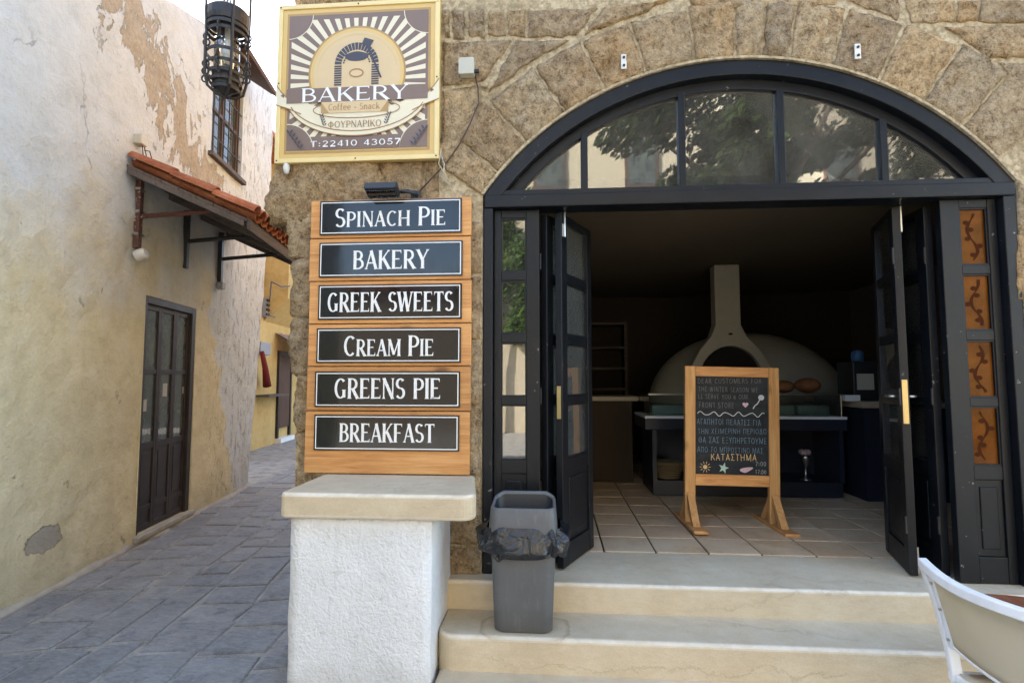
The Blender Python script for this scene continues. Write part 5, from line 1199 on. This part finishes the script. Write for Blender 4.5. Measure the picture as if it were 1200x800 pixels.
for k in range(4):
    a = R(45+90*k); ca, sa = math.cos(a), math.sin(a); m = MB()
    m.tube([(LX+r_*ca, LY+r_*sa, LZ+dz) for r_, dz in ((.142, .62), (.142, .27), (.136, .10), (.134, -.20), (.115, -.29), (.06, -.33), (.0, -.34))], .010, 6); m.build('strap', 'iron', lt)
for k in range(4):
    a = R(90*k+10); ca, sa = math.cos(a), math.sin(a)
    for dz in (.055, .10, -.10, -.155, -.21):
        m = MB(); m.tube([(LX+(.140+.022*math.cos(t))*ca, LY+(.140+.022*math.cos(t))*sa, LZ+dz+.024*math.sin(t)) for t in [2*PI*i/12 for i in range(12)]], .006, 5, close=True); m.build('scroll_ring', 'iron', lt)
m = MB(); m.lathe([(.078, -.15), (.082, -.12), (.082, .08), (.06, .12)], (LX, LY, LZ), 24, cap=False); gl_ = m.build('glass_cylinder', 'clear_glass', lt, smooth=True)
m = MB(); m.lathe([(.0, -.09), (.025, -.07), (.030, -.03), (.022, .02), (.018, .09), (.018, .16)], (LX, LY, LZ), 14); m.build('bulb', 'white_plastic', lt, smooth=True)
m = MB(); m.lathe([(.02, -.325), (.085, -.27), (.09, -.16)], (LX, LY, LZ), 20, cap=False); m.build('lower_cup', 'iron', lt)
for dz in (.34, .42, .5, .58): m = MB(); m.tube([(LX+.016*math.cos(t), LY, LZ+dz+.045*math.sin(t)) for t in [2*PI*i/10 for i in range(10)]], .006, 5, close=True); m.build('chain_link', 'iron', lt)
m = MB(); m.tube([(LX-.15, LY, LZ+.62), (LX+.3, LY, LZ+.66), (-1.55, LY, LZ+.66)], .016, 8); m.build('wall_arm', 'iron', lt)

# ================================================================ YELLOW HOUSE FURTHER UP THE ALLEY
YA = math.atan2(2.77, -.39); YFm = Matrix.Translation((-6.86, 8.83, 0)) @ Matrix.Rotation(YA, 4, 'Z')
yh = thing('yellow_house', 'ochre yellow house with a jettied upper floor further up the alley', 'house', (-6.86, 8.83, 0), YA)
m = MB(YFm); m.box(-2.2, 9, 0, 5, -.03, 3.0); m.box(-2.2, .35, .001, 5, 3.0, 6.85); m.build('wall', 'yellow', yh)
m = MB(YFm); m.box(.36, 9, -.55, 5, 3.55, 6.85); m.add([(.36, 0, 3.0), (9, 0, 3.0), (9, -.55, 3.549), (.36, -.55, 3.549), (.36, .5, 3.0), (9, .5, 3.0), (9, .5, 3.549), (.36, .5, 3.549)], [(0,1,2,3), (0,1,5,4), (0,3,7,4), (1,2,6,5), (4,5,6,7), (2,3,7,6)]); m.build('upper_floor', 'yellow', yh)
m = MB(YFm); m.box(-2.3, 9.1, -.65, 5.1, 6.851, 7.0); m.build('roof', 'terracotta', yh)
def yr(x0, y0, x1, y1, yl=0): 
    a, b = atF(x0, y0, YFm, yl), atF(x1, y1, YFm, yl); return min(a[0], b[0]), max(a[0], b[0]), min(a[1], b[1]), max(a[1], b[1])
u0, u1, z0, z1 = yr(324, 502, 339, 417)
m = MB(YFm); m.box(u0, u1, -.04, -.005, max(.12, z0), z1); yd = m.build('door', 'old_wood', yh)
m = MB(YFm); m.box(u0-.10, u0-.001, -.06, -.004, .12, z1+.1); m.box(u1+.001, u1+.1, -.06, -.004, .12, z1+.1); m.box(u0, u1, -.06, -.004, z1+.001, z1+.1); m.build('door_frame', 'brown_paint', yd)
m = MB(YFm); m.box(u0-.12, u1+.12, -.16, -.003, .0, .115); m.build('door_step', 'white_paint', yh)
aw = thing('striped_awning', 'small dark red and white striped awning over the yellow house door', 'awning', tuple(YFm @ Vector(((u0+u1)/2, 0, z1))), YA)
ns = 12; ua, ub = u0-.3, u1+.5
for k in range(ns):
    a, b = ua+(ub-ua)*k/ns, ua+(ub-ua)*(k+1)/ns
    m = MB(YFm); m.add([(a, -.02, z1+.55), (b, -.02, z1+.55), (b, -.75, z1+.15), (a, -.75, z1+.15), (b, -.76, z1-.06), (a, -.76, z1-.06)], [(0,1,2,3), (3,2,4,5)]); m.build('stripe', 'striped_red' if k % 3 else 'white_cloth', aw)
u0, u1, z0, z1 = yr(309, 464, 337, 462, -.2)
m = MB(YFm); m.box(u0, u1-.2, -.32, -.002, z0-.02, z0+.03); tag(m.build('wall_shelf', 'weathered_board'), 'narrow shelf on the yellow house wall', 'shelf')
u0, u1, z0, z1 = yr(305, 415, 317, 402, -.12)
m = MB(YFm); m.box(u0, u1, -.13, -.004, z0, z1); tag(m.build('meter_box', 'meter_grey', bevel=.01), 'grey meter box on the yellow house by the house corner', 'meter box')
a, b = atF(307, 412, YFm, -.18), atF(313, 452, YFm, -.18)
m = MB(YFm); m.tube([(a[0], -.18, a[1]), ((a[0]+b[0])/2, -.2, (a[1]+b[1])/2), (b[0], -.18, b[1])], [.05, .07, .10], 8); tag(m.build('folded_parasol', 'striped_red', smooth=True), 'folded dark red cloth hanging below the grey meter box', 'parasol')
u0, u1, z0, z1 = yr(312, 371, 321, 352, -.10)
me_ = thing('electric_panel', 'barred electric panel on the yellow house above the jetty', 'meter box', tuple(YFm @ Vector((u0, 0, z0))), YA)
m = MB(YFm); m.box(u0, u1, -.10, -.005, z0, z1); m.build('panel', 'meter_grey', me_)
for k in range(4): m = MB(YFm); zz = z0+(z1-z0)*(k+.3)/4; m.box(u0-.03, u1+.03, -.135, -.101, zz, zz+.05); m.build('bar', 'iron', me_)
for q, lb_ in (((316, 352, 318, 330), 'short upright cable above the barred electric panel'), ((318, 330, 340, 335), 'dark power cable slung level across the yellow house front')):
    a, b = atF(q[0], q[1], YFm, -.6), atF(q[2], q[3], YFm, -.6); m = MB(YFm); m.tube([(a[0], -.6, a[1]), ((a[0]+b[0])/2, -.6, (a[1]+b[1])/2-.06), (b[0], -.6, b[1])], .014, 5)
    tag(m.build('power_cable', 'iron'), lb_, 'cable', 'cables on the yellow house')
# houses closing the end of the alley
eh = thing('grey_end_house', 'pale grey rendered house closing the far end of the alley', 'house', (-6, 21, 0))
m = MB(); m.box(-14, 3, 20, 26, -.03, 5.6); m.build('wall', 'grey_render', eh)
for x in (-9, -7, -5, -3):
    m = MB(); m.box(x, x+.9, 19.95, 19.998, 3.0, 4.4); m.build('window', 'shutter', eh)

# ================================================================ ACROSS THE STREET (seen mirrored in the glass)
oh = thing('facing_house', 'sunlit ochre house across the street mirrored in the fanlight', 'house', (5, -14, 0))
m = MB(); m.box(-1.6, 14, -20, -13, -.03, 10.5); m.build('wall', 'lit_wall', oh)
for x in (-.6, 2.2, 5.0, 8.0):
    for z in (1.2, 4.4, 7.4):
        m = MB(); m.box(x, x+1.0, -12.99, -12.94, z, z+1.6); f_ = m.build('window', 'shutter', oh)
        m = MB(); m.box(x+.1, x+.9, -12.939, -12.93, z+.1, z+1.5); m.build('pane', 'old_pane', f_)
oh2 = thing('low_facing_house', 'low house across the street with shade in its wall colour mirrored in the side panel', 'house', (-8, -14, 0))
m = MB(); m.box(-18, -1.65, -20, -13.2, -.03, 4.4); m.build('wall', 'wall_grey_shade', oh2)  # wall colour darkened to stand in for shade mirrored in the plaques
m = MB(); m.box(-18.2, -1.64, -20.2, -12.9, 4.401, 4.6); m.build('roof', 'terracotta', oh2)
def foliage(name, mat, parent, blobs, n, size, seed):
    rg_ = random.Random(seed); m = MB()
    for i in range(n):
        c, r_ = rg_.choice(blobs); d = Vector((rg_.gauss(0, 1), rg_.gauss(0, 1), rg_.gauss(0, 1))).normalized()
        p = Vector(c)+Vector((d.x*r_[0], d.y*r_[1], d.z*r_[2]))*(rg_.random()**.45)
        a = Vector((rg_.gauss(0, 1), rg_.gauss(0, 1), rg_.gauss(0, 1))).normalized(); b = a.orthogonal().normalized(); s_ = size*rg_.uniform(.6, 1.4)
        c_ = a.cross(b)
        m.add([p-b*s_, p+c_*s_*.45, p+b*s_, p-c_*s_*.45], [(0,1,2,3)])
    return m.build(name, mat, parent, fix=False)
tr = thing('plane_tree', 'leafy street tree behind the viewer mirrored in the fanlight', 'tree', (4.2, -7.4, 0))
m = MB(); m.tube([(4.2,-7.4,-.02),(4.25,-7.4,1.5),(4.1,-7.3,3.2),(4.2,-7.2,5.0),(4.3,-7.2,7.0)], [.22,.18,.15,.11,.05], 10); m.build('trunk', 'bark', tr, smooth=True)
for q in ([(4.1,-7.3,3.4),(5.2,-7.1,5.2),(6.6,-7.0,6.6)], [(4.1,-7.3,3.8),(3.0,-7.2,5.6),(1.8,-7.2,6.6)], [(4.2,-7.2,4.8),(4.8,-6.6,6.0),(5.2,-6.3,7.1)]):
    m = MB(); m.tube(q, [.10, .06, .03], 8); m.build('limb', 'bark', tr, smooth=True)
rb_ = random.Random(5); bl = []
for k in range(95):
    x = 4.7+rb_.uniform(-3.3, 3.5); zc_ = 6.5+rb_.uniform(-1.5, 1.6)
    if x < 2.4: zc_ = max(zc_, 6.2+(2.4-x)*.4)
    bl.append(((x, -7.1+rb_.uniform(-.9, .9), zc_), (rb_.uniform(.35, .6), rb_.uniform(.35, .6), rb_.uniform(.28, .45))))
foliage('crown', 'leaf', tr, bl, 24000, .085, 3)
iv = thing('climbing_ivy', 'bright green ivy across the street mirrored in the left side panel', 'ivy', (-1.6, -12.8, 0))
m = MB(); m.tube([(-1.7,-12.8,-.02),(-1.7,-12.8,2.0),(-1.5,-12.75,4.5)], [.08,.06,.03], 8); m.build('stem', 'bark', iv)
bl = [((-1.5+rb_.uniform(-1.0, 1.0), -12.6+rb_.uniform(-.2, .2), 4.6+rb_.uniform(-1.7, 2.6)), (.5, .3, .5)) for k in range(22)]
foliage('foliage', 'ivy', iv, bl, 5200, .085, 9)
